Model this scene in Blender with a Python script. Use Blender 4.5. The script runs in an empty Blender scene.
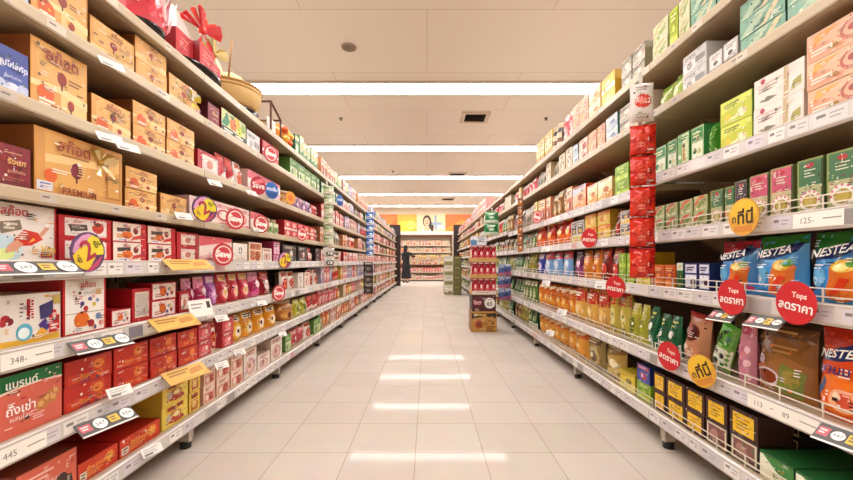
import bpy, math, random
from mathutils import Vector
from mathutils.geometry import tessellate_polygon
R = random.Random(7)
S = bpy.context.scene
COL = S.collection
PI = math.pi

# ------------------------------------------------------------------ camera (metres, Y runs down the aisle)
CAMZ, F, CX, CY = 0.86, 378.0, 427.0, 261.5          # eye height, focal length and horizon of the photograph
cam = bpy.data.cameras.new('camera')
cam.sensor_width = 36; cam.lens = F / 853 * 36; cam.shift_y = (CY - 240) / 853; cam.shift_x = -(CX - 426.5) / 853
cam.clip_start = .02; cam.clip_end = 100
co = bpy.data.objects.new('camera', cam); COL.objects.link(co)
co.location = (0, 0, CAMZ); co.rotation_euler = (PI / 2, 0, 0)
S.camera = co

# ------------------------------------------------------------------ materials
MATS = {}
def lin(h):
    h = h.lstrip('#')
    if len(h) == 3: h = ''.join(c * 2 for c in h)
    return [((v / 12.92) if v <= .04045 else ((v + .055) / 1.055) ** 2.4) for v in (int(h[i:i + 2], 16) / 255 for i in (0, 2, 4))]
FIN = {'card': (.42, 0, 5, .06), 'gloss': (.2, 0, 4, .05), 'foil': (.28, .45, 5, .1), 'gold': (.3, .5, 4, .12), 'metal': (.38, .1, 3, .05), 'matte': (.75, 0, 6, .1),
       'steel': (.35, .8, 4, .06), 'rubber': (.6, 0, 5, .1), 'print': (.45, 0, 5, .04), 'straw': (.8, 0, 90, .3), 'cloth': (.85, 0, 30, .15), 'skin': (.55, 0, 10, .05)}
def mat(hexcol, fin='card'):
    k = (hexcol, fin)
    if k in MATS: return MATS[k]
    m = bpy.data.materials.new('%s_%s' % (fin, hexcol.lstrip('#'))); m.use_nodes = True
    nt = m.node_tree; b = nt.nodes['Principled BSDF']; rough, metal, sc, var = FIN[fin]
    c = [v ** 1.14 for v in lin(hexcol)]
    tc = nt.nodes.new('ShaderNodeTexCoord'); nz = nt.nodes.new('ShaderNodeTexNoise'); mx = nt.nodes.new('ShaderNodeMix')
    mx.data_type = 'RGBA'
    nz.inputs['Scale'].default_value = sc * 4; nz.inputs['Detail'].default_value = 3
    nt.links.new(tc.outputs['Object'], nz.inputs['Vector']); nt.links.new(nz.outputs['Fac'], mx.inputs['Factor'])
    mx.inputs['A'].default_value = [v * (1 - var) for v in c] + [1]; mx.inputs['B'].default_value = [min(1, v * (1 + var)) for v in c] + [1]
    nt.links.new(mx.outputs['Result'], b.inputs['Base Color'])
    b.inputs['Roughness'].default_value = rough; b.inputs['Metallic'].default_value = metal
    MATS[k] = m
    return m
def nodes_mat(name):
    m = bpy.data.materials.new(name); m.use_nodes = True
    return m, m.node_tree, m.node_tree.nodes['Principled BSDF']

# ------------------------------------------------------------------ mesh builder
class Geo:
    def __init__(s): s.v = []; s.f = []; s.m = []; s.mats = []; s.sm = []
    def mi(s, m):
        if m not in s.mats: s.mats.append(m)
        return s.mats.index(m)
    def poly(s, pts, m, smooth=False):
        b = len(s.v); s.v += [tuple(p) for p in pts]; s.f.append(tuple(range(b, b + len(pts)))); s.m.append(s.mi(m)); s.sm.append(smooth)
    def mesh(s, vs, fs, m, smooth=False):
        b = len(s.v); s.v += [tuple(p) for p in vs]; i = s.mi(m)
        for f in fs: s.f.append(tuple(b + k for k in f)); s.m.append(i); s.sm.append(smooth)
    def box(s, x0, x1, y0, y1, z0, z1, m, ms=None):
        vs = [(x0, y0, z0), (x1, y0, z0), (x1, y1, z0), (x0, y1, z0), (x0, y0, z1), (x1, y0, z1), (x1, y1, z1), (x0, y1, z1)]
        fs = [(0, 3, 2, 1), (4, 5, 6, 7), (0, 1, 5, 4), (2, 3, 7, 6), (0, 4, 7, 3), (1, 2, 6, 5)]   # bottom top front back -x +x
        b = len(s.v); s.v += vs
        for k, f in enumerate(fs):
            s.f.append(tuple(b + i for i in f)); s.m.append(s.mi((ms or {}).get(k, m))); s.sm.append(False)
    def cyl(s, p, q, r, m, n=10, r2=None, caps=True, smooth=True):
        p, q = Vector(p), Vector(q); d = (q - p).normalized(); r2 = r if r2 is None else r2
        a = d.orthogonal().normalized(); c = d.cross(a)
        vs = [p + (a * math.cos(t) + c * math.sin(t)) * r for t in (2 * PI * i / n for i in range(n))] + [q + (a * math.cos(t) + c * math.sin(t)) * r2 for t in (2 * PI * i / n for i in range(n))]
        fs = [(i, (i + 1) % n, n + (i + 1) % n, n + i) for i in range(n)]
        s.mesh(vs, fs, m, smooth)
        if caps: s.mesh(vs[:n], [tuple(range(n - 1, -1, -1))], m); s.mesh(vs[n:], [tuple(range(n))], m)
    def tube(s, pts, r, m, n=8):
        P = [Vector(p) for p in pts]; rings = []; up = None
        for i, p in enumerate(P):
            d = (P[min(i + 1, len(P) - 1)] - P[max(i - 1, 0)]).normalized()
            a = d.orthogonal().normalized() if up is None else (up - d * up.dot(d)).normalized()
            up = a; c = d.cross(a)
            rings.append([p + (a * math.cos(2 * PI * k / n) + c * math.sin(2 * PI * k / n)) * r for k in range(n)])
        s.mesh([v for g in rings for v in g], [(i * n + k, i * n + (k + 1) % n, (i + 1) * n + (k + 1) % n, (i + 1) * n + k) for i in range(len(P) - 1) for k in range(n)] +
               [tuple(range(n - 1, -1, -1)), tuple((len(P) - 1) * n + k for k in range(n))], m, True)
    def lathe(s, prof, m, n=20, sx=1, sy=1, cy=0, cx=0, ms=None):
        k = len(prof)
        vs = [(cx + r * math.cos(2 * PI * i / n) * sx, cy + r * math.sin(2 * PI * i / n) * sy, z) for i in range(n) for r, z in prof]
        b = len(s.v); s.v += vs
        for i in range(n):
            for j in range(k - 1):
                i2 = (i + 1) % n
                s.f.append((b + i * k + j, b + i2 * k + j, b + i2 * k + j + 1, b + i * k + j + 1)); s.m.append(s.mi((ms or {}).get(j, m))); s.sm.append(True)
    def build(s, name, parent=None):
        me = bpy.data.meshes.new(name); me.from_pydata(s.v, [], s.f)
        for m in s.mats: me.materials.append(m)
        me.polygons.foreach_set('material_index', s.m); me.polygons.foreach_set('use_smooth', s.sm); me.update()
        o = bpy.data.objects.new(name, me); COL.objects.link(o)
        if parent: o.parent = parent
        return o
def tag(o, label, cat, group=None, kind=None):
    if label: o['label'] = label
    if cat: o['category'] = cat
    if group: o['group'] = group
    if kind: o['kind'] = kind
    return o
def empty(name, loc=(0, 0, 0), rz=0):
    o = bpy.data.objects.new(name, None); COL.objects.link(o); o.empty_display_size = .05
    o.location = loc; o.rotation_euler = (0, 0, rz); return o
KIDS = {}
def copy_tree(o, parent=None):
    c = o.copy(); COL.objects.link(c)
    if parent: c.parent = parent
    for k in list(o.children): copy_tree(k, c)
    return c

# ------------------------------------------------------------------ lettering
TXT = {}
def text_tris(s, bold):
    k = (s, bold)
    if k in TXT: return TXT[k]
    c = bpy.data.curves.new('t', 'FONT'); c.body = s; c.resolution_u = 2; c.align_x = 'CENTER'
    if bold: c.offset = .018 if bold is True else bold
    o = bpy.data.objects.new('t', c); COL.objects.link(o)
    dg = bpy.context.evaluated_depsgraph_get()
    me = bpy.data.meshes.new_from_object(o.evaluated_get(dg))
    vs = [(v.co.x, v.co.y) for v in me.vertices]; fs = [tuple(p.vertices) for p in me.polygons]
    bpy.data.objects.remove(o); bpy.data.curves.remove(c); bpy.data.meshes.remove(me)
    x0, x1 = min(v[0] for v in vs), max(v[0] for v in vs); y0, y1 = min(v[1] for v in vs), max(v[1] for v in vs)
    vs = [(v[0] - (x0 + x1) / 2, v[1] - (y0 + y1) / 2) for v in vs]
    TXT[k] = (vs, fs, x1 - x0, y1 - y0)
    return TXT[k]

def shade(c, k):
    c = c.lstrip('#'); v = [int(c[i:i + 2], 16) for i in (0, 2, 4)]
    v = [int(x + (255 - x) * k) if k > 0 else int(x * (1 + k)) for x in v]
    return '%02x%02x%02x' % tuple(int(x / 12) * 12 for x in v)
class Art:
    """Printed artwork on a front face w x h; surf maps (x, z, lift) to 3-D; fine > 0 splits the pieces so that they follow a curved face."""
    def __init__(s, g, w, h, surf=None, fine=0, fin='print', eps=.00016):
        s.late = None; s.g, s.w, s.h, s.fine, s.fin, s.eps = g, w, h, fine, fin, eps; s.k = 1
        s.surf = surf or (lambda x, z, o: (x, -o, z))
    def _put(s, pts, c, raw=False):
        m = mat(c, s.fin); o = s.eps * s.k; hw = s.w / 2
        pts = [(min(hw, max(-hw, x)), min(s.h, max(0., z))) for x, z in pts]
        if not s.fine:
            s.g.poly([s.surf(x, z, o) for x, z in pts], m)
            return
        tris = [tuple(pts[i] for i in t) for t in tessellate_polygon([[Vector((x, z, 0)) for x, z in pts]])] if len(pts) > 3 else [tuple(pts)]
        out = []
        while tris:
            t = tris.pop()
            L = [math.dist(t[i], t[(i + 1) % 3]) for i in range(3)]
            j = L.index(max(L))
            if L[j] <= s.fine: out.append(t)
            else:
                a, b, c3 = t[j], t[(j + 1) % 3], t[(j + 2) % 3]; mid = ((a[0] + b[0]) / 2, (a[1] + b[1]) / 2)
                tris += [(a, mid, c3), (mid, b, c3)]
        for t in out: s.g.poly([s.surf(x, z, o) for x, z in t], m, True)
    def nxt(s): s.k += 1
    def R(s, u0, v0, u1, v1, c):
        s._put([((u - .5) * s.w, v * s.h) for u, v in ((u0, v0), (u1, v0), (u1, v1), (u0, v1))], c); s.nxt(); return s
    def P(s, pts, c):
        s._put([((u - .5) * s.w, v * s.h) for u, v in pts], c); s.nxt(); return s
    def E(s, u, v, r, c, rv=None, n=18):
        rx = r * s.w; rz = rx if rv is None else rv * s.h
        s._put([((u - .5) * s.w + rx * math.cos(2 * PI * i / n), v * s.h + rz * math.sin(2 * PI * i / n)) for i in range(n)], c); s.nxt(); return s
    def star(s, u, v, r, c, n=8, q=.5, rot=0):
        rx = r * s.w
        s._put([((u - .5) * s.w + rx * (1 if i % 2 == 0 else q) * math.cos(PI * i / n + rot), v * s.h + rx * (1 if i % 2 == 0 else q) * math.sin(PI * i / n + rot)) for i in range(2 * n)], c); s.nxt(); return s
    def T(s, txt, u, v, hf, c, maxw=.9, rot=0, bold=True, slant=0):
        if s.late is not None: s.late.append((txt, u, v, hf, c, maxw, rot, bold, slant)); return s
        vs, fs, tw, th = text_tris(txt, bold)
        k = min(hf * s.h / th, maxw * s.w / tw); cr, sr = math.cos(rot), math.sin(rot)
        m = mat(c, s.fin); o = s.eps * s.k; ux, vz = (u - .5) * s.w, v * s.h
        P = [(ux + ((x + slant * y) * cr - y * sr) * k, vz + ((x + slant * y) * sr + y * cr) * k) for x, y in vs]
        if s.fine: s.g.mesh([s.surf(x, z, o + .0004) for x, z in P], fs, m)
        else: s.g.mesh([s.surf(x, z, o) for x, z in P], fs, m)
        s.nxt(); return s
    def clutter(s, base, seed, n=12):
        rr = random.Random(seed); pal = [shade(base, .45), shade(base, -.4), shade(base, .7), shade(base, -.65), 'f0e4d4', rr.choice(['c83c34', 'e0a83c', '4c7c48', '3c4c84', '8c2c48', 'e8742c'])]
        for i in range(n):
            u, v, c = rr.uniform(.05, .9), rr.uniform(.06, .93), rr.choice(pal); t = rr.random(); a, b = rr.uniform(.02, .09), rr.uniform(.01, .028)
            if t < .5: s.bars(u, v, min(a * 2.2, .95 - u), rr.choice((1, 2, 3)), c, .04, .015)
            elif t < .6: s.R(u, v, min(.97, u + a), min(.97, v + b * 2), c)
            elif t < .8: s.E(u, v, b, c, n=8)
            else: s.P([(u, v), (min(.97, u + a), min(.97, v + rr.uniform(-.03, .1))), (min(.97, u + a * .6), min(.97, v + b * 3))], c)
        return s
    def finish(s):
        todo, s.late = s.late, None
        for t in todo: s.T(*t)
    def bars(s, u, v, wu, n, c, dv=.055, hv=.022):
        for i in range(n):
            q = wu * (1, .8, .92, .6)[i % 4]
            s._put([((a - .5) * s.w, b * s.h) for a, b in ((u, v - i * dv), (u + q, v - i * dv), (u + q, v - i * dv + hv), (u, v - i * dv + hv))], c)
        s.nxt(); return s

# ------------------------------------------------------------------ product bodies (front face at y = 0, base at z = 0)
def carton(w, h, d, base, art, side=None, top=None, fin='card'):
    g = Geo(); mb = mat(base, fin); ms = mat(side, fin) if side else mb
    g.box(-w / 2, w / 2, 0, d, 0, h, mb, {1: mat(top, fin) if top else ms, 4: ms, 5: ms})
    if art: A = Art(g, w, h); A.late = []; art(A); A.clutter(base, int(w * 7919 + h * 104729), 26); A.finish()
    if side is None:
        for sx in (-1, 1): g.poly([(sx * (w / 2 + .0004), y, z) for y, z in ((d * .15, h * .25), (d * .8, h * .25), (d * .8, h * .75), (d * .15, h * .75))], mat('e8d8c0', 'print'))
    return g
def pouch(w, h, d, base, art, back=None, fin='gloss', style='stand', seed=0, crumple=0):
    cr = random.Random(seed * 3 + 1); cr = [(cr.uniform(-26, 26), cr.uniform(-26, 26), cr.uniform(0, 6)) for _ in range(5)]
    g = Geo(); rr = random.Random(seed); p1, p2 = rr.uniform(0, 6), rr.uniform(0, 6)
    def B(u, v):
        a = max(0., 1 - abs(2 * u) ** 2.6) ** .6
        if style == 'stand': b = min(1, (1 - v) * 1.9) ** .8 * (1 - .25 * (1 - min(1, v * 8)))
        else: b = max(0., 1 - abs(2 * v - 1) ** 4) ** .7
        return a * b
    def wx(v): return 1 - .035 * math.sin(PI * v) + (.02 if v < .04 or v > .96 else 0)
    def surf(x, z, o, sgn=-1):
        u, v = x / w, z / h
        bb = B(u, v); wr = .05 * d * math.sin(9 * u + 7 * v + p1) * math.sin(11 * v + p2) * min(1, bb * 3)
        if crumple: wr += crumple * d * min(1, bb * 2) * sum(abs(math.sin(p * u + q * v + r)) - .6 for p, q, r in cr)
        return (x * wx(v), d / 2 + sgn * (d / 2 * bb + wr + o), z)
    nx, nz = 10, 14
    for sgn, bc in ((-1, base), (1, back or base)):
        vs = [surf((i / nx - .5) * w, j / nz * h, 0, sgn) for j in range(nz + 1) for i in range(nx + 1)]
        fs = [(j * (nx + 1) + i, j * (nx + 1) + i + 1, (j + 1) * (nx + 1) + i + 1, (j + 1) * (nx + 1) + i) for j in range(nz) for i in range(nx)]
        if sgn > 0: fs = [f[::-1] for f in fs]
        g.mesh(vs, fs, mat(bc, fin), True)
    if art: A = Art(g, w * .985, h, surf, fine=max(w, h) / 9, fin=fin, eps=.0004); A.late = []; art(A); A.clutter(base, seed + w * 7919, 8 if crumple else 20); A.finish()
    return g
def jar(w, h, d, base, art, lid='c8b090', fin='gloss', neck=.8):
    g = Geo(); r = w / 2
    g.lathe([(0, 0), (r * .92, 0), (r, h * .03), (r, h * .72), (r * neck, h * .8), (r * neck, h * .82)], mat(base, fin), 20, cy=r)
    g.lathe([(r * neck, h * .82), (r * neck * 1.08, h * .83), (r * neck * 1.08, h * .99), (r * neck, h), (0, h)], mat(lid, 'card'), 20, cy=r)
    def surf(x, z, o):
        a = x / r; return (math.sin(a) * (r + o), r - math.cos(a) * (r + o), z)
    if art: art(Art(g, w * 1.3, h * .7, surf, fine=w / 6, eps=.0006))
    return g

# ------------------------------------------------------------------ artwork
def a_gold(A):
    A.R(.02, .02, .98, .97, 'dba55c').R(.1, .36, .96, .95, 'e2b26c').R(.5, .02, .98, .33, 'ecc98a').P([(0, .3), (.5, .33), (1, .22), (1, .36), (.5, .43), (0, .38)], 'f0d49c')  # the pale wavy band is a sheen painted across the gold
    A.T('สก๊อต', .5, .84, .2, '9c3a1c', .62).E(.52, .56, .085, '97301f', rv=.105).R(.5, .38, .53, .5, '6b2418').bars(.64, .58, .24, 2, '8a5a30').bars(.3, .72, .4, 1, '9c6a38')
    A.E(.24, .24, .14, 'd9671f').bars(.13, .12, .26, 2, 'f3ead8', .06, .04).E(.68, .2, .06, 'a8341c', rv=.08).R(.67, .06, .69, .16, '6b2418')
def a_goldplain(A):
    A.R(.02, .02, .98, .97, 'd9a35c').R(.08, .3, .95, .95, 'dfae68').R(.02, .02, .98, .26, 'ecc98a')
    A.T('สก๊อต', .55, .84, .17, '9c4a24', .55).E(.5, .52, .085, 'a02c1c', rv=.11).R(.485, .3, .515, .45, '6b2418').bars(.62, .56, .26, 2, '7c6a50').bars(.3, .7, .4, 1, 'a07038').bars(.35, .2, .4, 2, 'b07a40')
def a_premium(A):
    A.R(.01, .02, .99, .97, 'd29a52').R(.1, .14, .74, .95, 'dca95e').P([(.1, .5), (.74, .6), (.74, .72), (.1, .62)], 'ecc88c').T('สก๊อต', .38, .82, .22, '9c3a1c', .5)
    A.E(.42, .46, .065, '8d2a3c', rv=.13).R(.41, .26, .43, .4, '6b2418').T('PREMIUM', .44, .1, .11, '9a4a24', .44, bold=True).E(.15, .3, .065, 'd9671f').R(.02, .06, .17, .2, 'd8d4dc').bars(.05, .15, .1, 2, '5a6aa8')
    A.R(.78, .1, .97, .93, 'b87f38').R(.8, .14, .95, .89, 'd39f50').P([(.8, .5), (.95, .62), (.95, .89), (.8, .89)], 'e6b96c').bars(.26, .66, .3, 1, 'a8713c')
def a_soup(A):
    A.R(0, .25, 1, 1, '5d6bb0').R(0, .72, 1, 1, '4c589c').E(.2, .1, .22, 'c9cfe6', rv=.2).E(.55, .06, .3, 'dfe2ee', rv=.22).E(.85, .12, .2, 'c4cae4', rv=.2).T('ซุปไก่สกัด', .5, .62, .3, 'f2f2fa', .85).T('สูตรต้นตำรับ', .5, .38, .13, 'e6e6f4', .5, bold=False)
def a_nest(A):
    A.R(.02, .03, .98, .97, '8e2430').R(.02, .03, .98, .2, '7a1c28').T('รังนก', .55, .62, .3, 'e9b872', .5).T('สูตรดั้งเดิม', .55, .38, .12, 'e2b48a', .5, bold=False).bars(.25, .8, .5, 1, 'd6a070').bars(.2, .22, .6, 2, 'b06a50')
def a_hero(A):
    A.R(.01, .02, .97, .98, 'eadfd6').E(.1, .2, .3, 'c7dbe2', rv=.26).E(.12, .12, .16, 'dce8a0', rv=.1).T('สก๊อต', .24, .87, .17, 'b3202c', .46)
    A.P([(.02, .66), (.36, .72), (.4, .56), (.06, .46)], '8c7c6c').bars(.1, .62, .22, 2, 'd8ccb8', .07, .04)
    A.P([(.25, .36), (.42, .56), (.66, .52), (.76, .4), (.55, .28), (.36, .26)], 'd13a22').P([(.5, .32), (.62, .38), (.58, .42)], 'f0c050').P([(.12, .14), (.3, .18), (.42, .3), (.3, .38), (.16, .26)], 'd9a084').P([(.72, .42), (.88, .62), (.82, .66), (.68, .48)], 'd9a084').E(.84, .68, .05, 'f4efe8')
    A.T('Vita', .82, .22, .14, 'e5b928', .3, slant=.2).R(.71, .06, .93, .14, 'd84a2a').bars(.73, .1, .17, 1, 'f4d860', .05, .03).R(.97, 0, 1, 1, 'c2222a')
def a_redpanel(A):
    A.R(.1, .12, .9, .9, 'eee2da').T('สก๊อต', .3, .78, .16, 'b3402c', .34).P([(.16, .62), (.5, .66), (.52, .4), (.2, .3)], '5c4c40').bars(.22, .52, .22, 2, 'c8b8a0').E(.72, .55, .12, 'c43a2c', rv=.26).E(.72, .66, .06, '7a4a30', rv=.12).P([(.58, .55), (.72, .62), (.88, .7), (.74, .48)], 'd8502c').bars(.2, .22, .5, 1, 'b09a88')
def a_redside(A):
    A.R(.0, .03, .82, .97, 'eadccf').T('สก๊อต', .36, .82, .17, 'b3402c', .6).P([(.1, .7), (.5, .74), (.5, .54), (.12, .5)], '5c4c40').E(.4, .36, .16, 'e07428', rv=.2).E(.66, .6, .08, '8c3020', rv=.18).bars(.1, .3, .2, 2, 'd89030', .1, .07).R(.12, .04, .42, .16, 'e8e4ec').bars(.16, .1, .2, 1, '605a70').P([(.5, .1), (.82, .2), (.82, .4), (.6, .3)], 'd9452a')
def a_frame(A):
    A.R(.18, .14, .86, .86, 'e6d2c8').R(.26, .24, .78, .76, 'efe0d6').E(.5, .45, .14, 'd08a78', rv=.2).bars(.3, .68, .4, 1, 'b06a5c')
def a_window(A):
    A.R(.14, .12, .9, .9, 'd8ccc0').R(.22, .18, .84, .84, 'b8b0a8').P([(.22, .18), (.84, .5), (.84, .84), (.22, .84)], 'c6beb4')
def a_berry(A):
    A.R(.01, .02, .98, .97, 'ece4dc').P([(0, .02), (.98, .02), (.98, .16), (.6, .1), (0, .14)], 'e2b23c').E(.1, .55, .07, 'b82a34').E(.16, .5, .06, '8e1c2c').E(.06, .48, .055, 'c43a3c').R(.42, .5, .53, .9, 'b8202c').T('ทานตา', .475, .7, .1, 'f4e4dc', .34, rot=PI / 2).P([(.62, .74), (.86, .84), (.86, .5), (.64, .46)], '4c4478').P([(.6, .36), (.72, .48), (.82, .32), (.7, .16)], '57408a').E(.38, .26, .13, '6cbcd4', rv=.17).E(.37, .24, .09, 'e8f0ee', rv=.11).P([(.5, .12), (.66, .3), (.76, .2), (.62, .08)], 'e6b042')
    A.R(.78, .16, .97, .52, 'c8242c').E(.875, .5, .05, 'c8242c', rv=.14).E(.875, .5, .028, 'ece4dc', rv=.08).bars(.8, .3, .14, 2, 'f0d8d0', .07, .035).P([(.84, .92), (.98, .96), (.98, .72), (.86, .74)], 'c8b060').bars(.3, .8, .06, 4, '706860', .08, .03)
def a_whiteberry(A):
    A.R(.05, .02, .95, .97, 'ede6de').T('สก๊อต', .52, .88, .12, 'b3282c', .6).T('เบอร์รี่', .55, .74, .08, '8c86a0', .55, bold=False).E(.42, .53, .05, '57408a').E(.6, .6, .05, '6a74a8').E(.7, .5, .045, 'd8c23c').E(.5, .44, .055, 'b82a34').E(.78, .57, .04, '8c9cc4').R(.05, .36, .95, .375, 'b8a898').E(.4, .24, .17, 'e07428').E(.8, .27, .07, '7c8cb4').E(.62, .16, .08, 'a82a34').E(.86, .14, .05, 'd84a2a').E(.7, .08, .05, '57408a').R(.08, .03, .5, .12, 'eae6e0').T('777', .3, .075, .06, '605a58', .26)
def a_whitesmall(A):
    A.R(.04, .06, .96, .94, 'ece2da').T('สก๊อต', .35, .78, .2, 'b3282c', .5).E(.45, .48, .14, 'e07428').E(.75, .62, .06, 'd8c23c').E(.8, .35, .06, 'a82a34').E(.62, .28, .05, '57408a').E(.68, .6, .05, '8c9cc4').bars(.12, .3, .3, 2, 'c07850', .12, .06)
def a_brand(A):
    A.P([(0, .74), (0, 1), (1, 1), (1, .78), (.6, .8), (.3, .78)], '1d7a44').T('แบรนด์', .32, .86, .15, 'f0f0e6', .48).P([(0, .7), (.3, .75), (.6, .77), (1, .74), (1, .78), (.6, .8), (.3, .78), (0, .74)], 'f0d8c8').T('ถั่งเช่า', .3, .45, .18, 'f8ece4', .44).T('ผสมโสม', .3, .3, .09, 'f6e0d6', .5, bold=False)
    for u, v, r in ((.62, .36, .09), (.72, .44, .08), (.82, .42, .09), (.88, .52, .07), (.78, .54, .05), (.7, .34, .06)): A.E(u, v, r, 'c9884a')
    for u, v, r in ((.63, .38, .05), (.73, .46, .045), (.84, .44, .05), (.88, .54, .04)): A.E(u, v, r, 'e0ae70')
def a_brandlow(A):
    A.R(.02, .03, .98, .97, 'dc7058').bars(.08, .78, .5, 2, 'f0c4b4', .1, .05).T('สูตรเข้มข้น', .4, .55, .14, 'f4dcd0', .6, bold=False).P([(.55, .1), (.7, .5), (.9, .45), (.95, .08)], '3c2420').E(.72, .45, .1, '4c2c24')
def a_redbox(A):
    A.R(.02, .03, .98, .97, 'c2301c').R(.06, .06, .94, .4, 'd4441f').T('รังนก', .38, .3, .2, 'e8a050', .46).R(.54, .34, .84, .92, 'cc5224').E(.69, .62, .12, 'e2843c', rv=.2).star(.72, .22, .09, 'e07a34').bars(.14, .14, .3, 1, 'e08a50')
def a_orangebox(A):
    A.R(.02, .04, .98, .96, 'd2441e').T('รังนกแท้', .42, .6, .34, 'f0a850', .5).E(.78, .55, .13, 'e88a3c', rv=.3).star(.78, .55, .11, 'f4b860', 7).bars(.2, .28, .4, 2, 'eaa060', .12, .06).R(.04, .1, .2, .5, 'e6dccc').bars(.07, .34, .1, 2, '705848', .14, .07)
def a_yellow(A):
    A.R(.05, .04, .95, .96, 'ecd25c').R(.14, .66, .86, .92, 'e2b83c').R(.2, .72, .5, .88, 'a8341c').R(.55, .74, .8, .9, '8c2c18').E(.5, .42, .24, 'c8602c', rv=.22).E(.55, .46, .14, 'f0dca0', rv=.12).P([(.2, .2), (.4, .34), (.8, .3), (.84, .14), (.5, .08)], 'b8401c').E(.25, .42, .1, 'c8b8a0')
def a_yellowred(A):
    A.R(.05, .05, .95, .95, 'e8c84c').R(.2, .12, .8, .6, 'b83a20').E(.5, .36, .2, 'e8c070').R(.2, .68, .8, .9, 'a03018').bars(.25, .5, .5, 2, 'f0d890', .12, .05)
def a_save(A):
    A.R(.03, .03, .97, .97, 'f0dcd4').R(.03, .72, .97, .97, 'e8c4c0').E(.5, .45, .3, 'd05058', rv=.26).E(.5, .45, .22, 'f2e4dc', rv=.18).bars(.15, .84, .7, 2, 'b8605c', .07, .035).P([(.03, .03), (.97, .03), (.97, .2), (.4, .12)], 'd88a90')
def a_loop(A):
    A.R(.04, .03, .96, .97, 'ebe1d8').E(.5, .6, .12, '2c2420', rv=.2).E(.5, .6, .07, 'ebe1d8', rv=.13).bars(.2, .3, .6, 3, 'c0a898', .08, .03).R(.04, .03, .96, .1, 'c8b8a8')
def generic(c2, c3, c4, st=0):
    def f(A):
        if st == 0: A.R(0, .7, 1, 1, c2).E(.5, .42, .3, c3, rv=.22).bars(.15, .86, .6, 2, c4, .07, .04).bars(.2, .16, .6, 2, c4, .07, .03).E(.62, .46, .1, c4)
        elif st == 1: A.R(0, 0, 1, .3, c2).R(.1, .38, .9, .92, c3).bars(.18, .82, .6, 2, c4, .1, .05).E(.5, .52, .18, c2, rv=.1).star(.25, .18, .13, c4)
        elif st == 2: A.P([(0, 0), (1, 0), (1, .45), (0, .2)], c2).P([(0, .6), (1, .85), (1, 1), (0, 1)], c3).bars(.12, .92, .7, 1, c4, .07, .05).E(.6, .5, .2, c4, rv=.14).bars(.1, .1, .5, 2, c3, .06, .03)
        elif st == 3: A.R(.08, .06, .92, .55, c2).R(.08, .62, .92, .94, c3).bars(.16, .8, .6, 2, c4, .09, .05).E(.3, .3, .15, c3).E(.65, .28, .18, c4)
        elif st == 4: A.E(.5, .35, .38, c2, rv=.3).E(.5, .35, .26, c3, rv=.2).R(.08, .74, .92, .95, c3).bars(.16, .86, .65, 2, c4, .08, .045).E(.42, .38, .09, c4)
        elif st == 5: A.R(0, .44, 1, .56, c2).R(.1, .6, .9, .92, c3).R(.1, .08, .9, .38, c3).E(.5, .76, .15, c4, rv=.11).E(.5, .23, .15, c4, rv=.11)
    return f
def a_tea(c2, c3):
    def f(A):
        A.R(.06, .03, .94, .97, c2).R(.06, .5, .94, .97, c3).E(.5, .88, .16, 'c23a44', rv=.05).bars(.28, .78, .44, 3, 'dcdcc4', .055, .02).E(.5, .22, .4, 'efe6dc').E(.5, .21, .29, 'b9a24e', rv=.13).E(.5, .21, .2, 'cdb85c', rv=.09).R(.94, .03, 1, .97, '2c3a2c')
        for i in range(7): A.E(.5 + .36 * math.cos(PI * i / 6), .22 + .36 * A.w / A.h * math.sin(PI * i / 6), .05, 'd88a98'); A.k -= 1
    return f
def a_label(c2, c3='b88a1c'):
    def f(A):
        A.R(.06, .06, .94, .94, '3c1a16').R(.1, .1, .9, .9, '56241c').R(.12, .12, .87, .86, c2).bars(.24, .66, .5, 4, c3, .13, .05)
    return f
def a_photo(A): A.R(.05, .05, .95, .95, 'e2d6bc').R(.12, .14, .88, .88, '8c5c54').E(.4, .5, .2, 'b8887c').R(.12, .14, .88, .3, '6c4038').bars(.2, .24, .5, 1, 'd8c8b0')
def a_greenlow(A): A.P([(0, 0), (1, 0), (1, .12), (.5, .5), (.1, .9), (0, .9)], 'e6e2cc').R(0, .92, 1, 1, '2c6034').R(.42, .2, .75, .4, '7c9c60').bars(.46, .32, .26, 2, 'e6e6cc', .1, .05)
def a_leaf(c2, c3):
    def f(A):
        A.P([(.05, .05), (.6, .3), (.95, .8), (.45, .6)], c2).P([(.1, .75), (.5, .95), (.9, .95), (.5, .75)], c3).P([(.0, .3), (.3, .5), (.35, .85), (.1, .6)], c3).bars(.5, .2, .4, 2, 'f0ead8', .08, .04).E(.25, .15, .08, 'e8e0b0')
    return f
def a_peach(A): A.R(.02, .04, .98, .96, 'ecc0a0').P([(.02, .04), (.6, .04), (.4, .5), (.02, .6)], 'e6a888').E(.74, .5, .2, 'c87868', rv=.34).E(.74, .52, .15, 'e8b89c', rv=.24).E(.74, .55, .08, 'b8605c', rv=.12).P([(.1, .5), (.4, .8), (.55, .9), (.15, .9)], 'f0b060').bars(.08, .3, .35, 2, 'f4e6d4', .12, .06).P([(.3, .2), (.5, .3), (.56, .14)], '8c9c50')
def a_pinkwhite(A): A.R(.02, .03, .98, .97, 'eee0d6').P([(.1, .2), (.3, .3), (.5, .2), (.3, .12)], '8c8470').R(.62, .03, .72, .97, 'c8b088').R(.02, .72, .6, .76, 'd8b8b0').bars(.1, .6, .4, 2, 'b09890', .1, .04).P([(.75, .1), (.95, .2), (.95, .5), (.8, .4)], 'b4a860').E(.2, .86, .05, 'b84a58')
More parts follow.
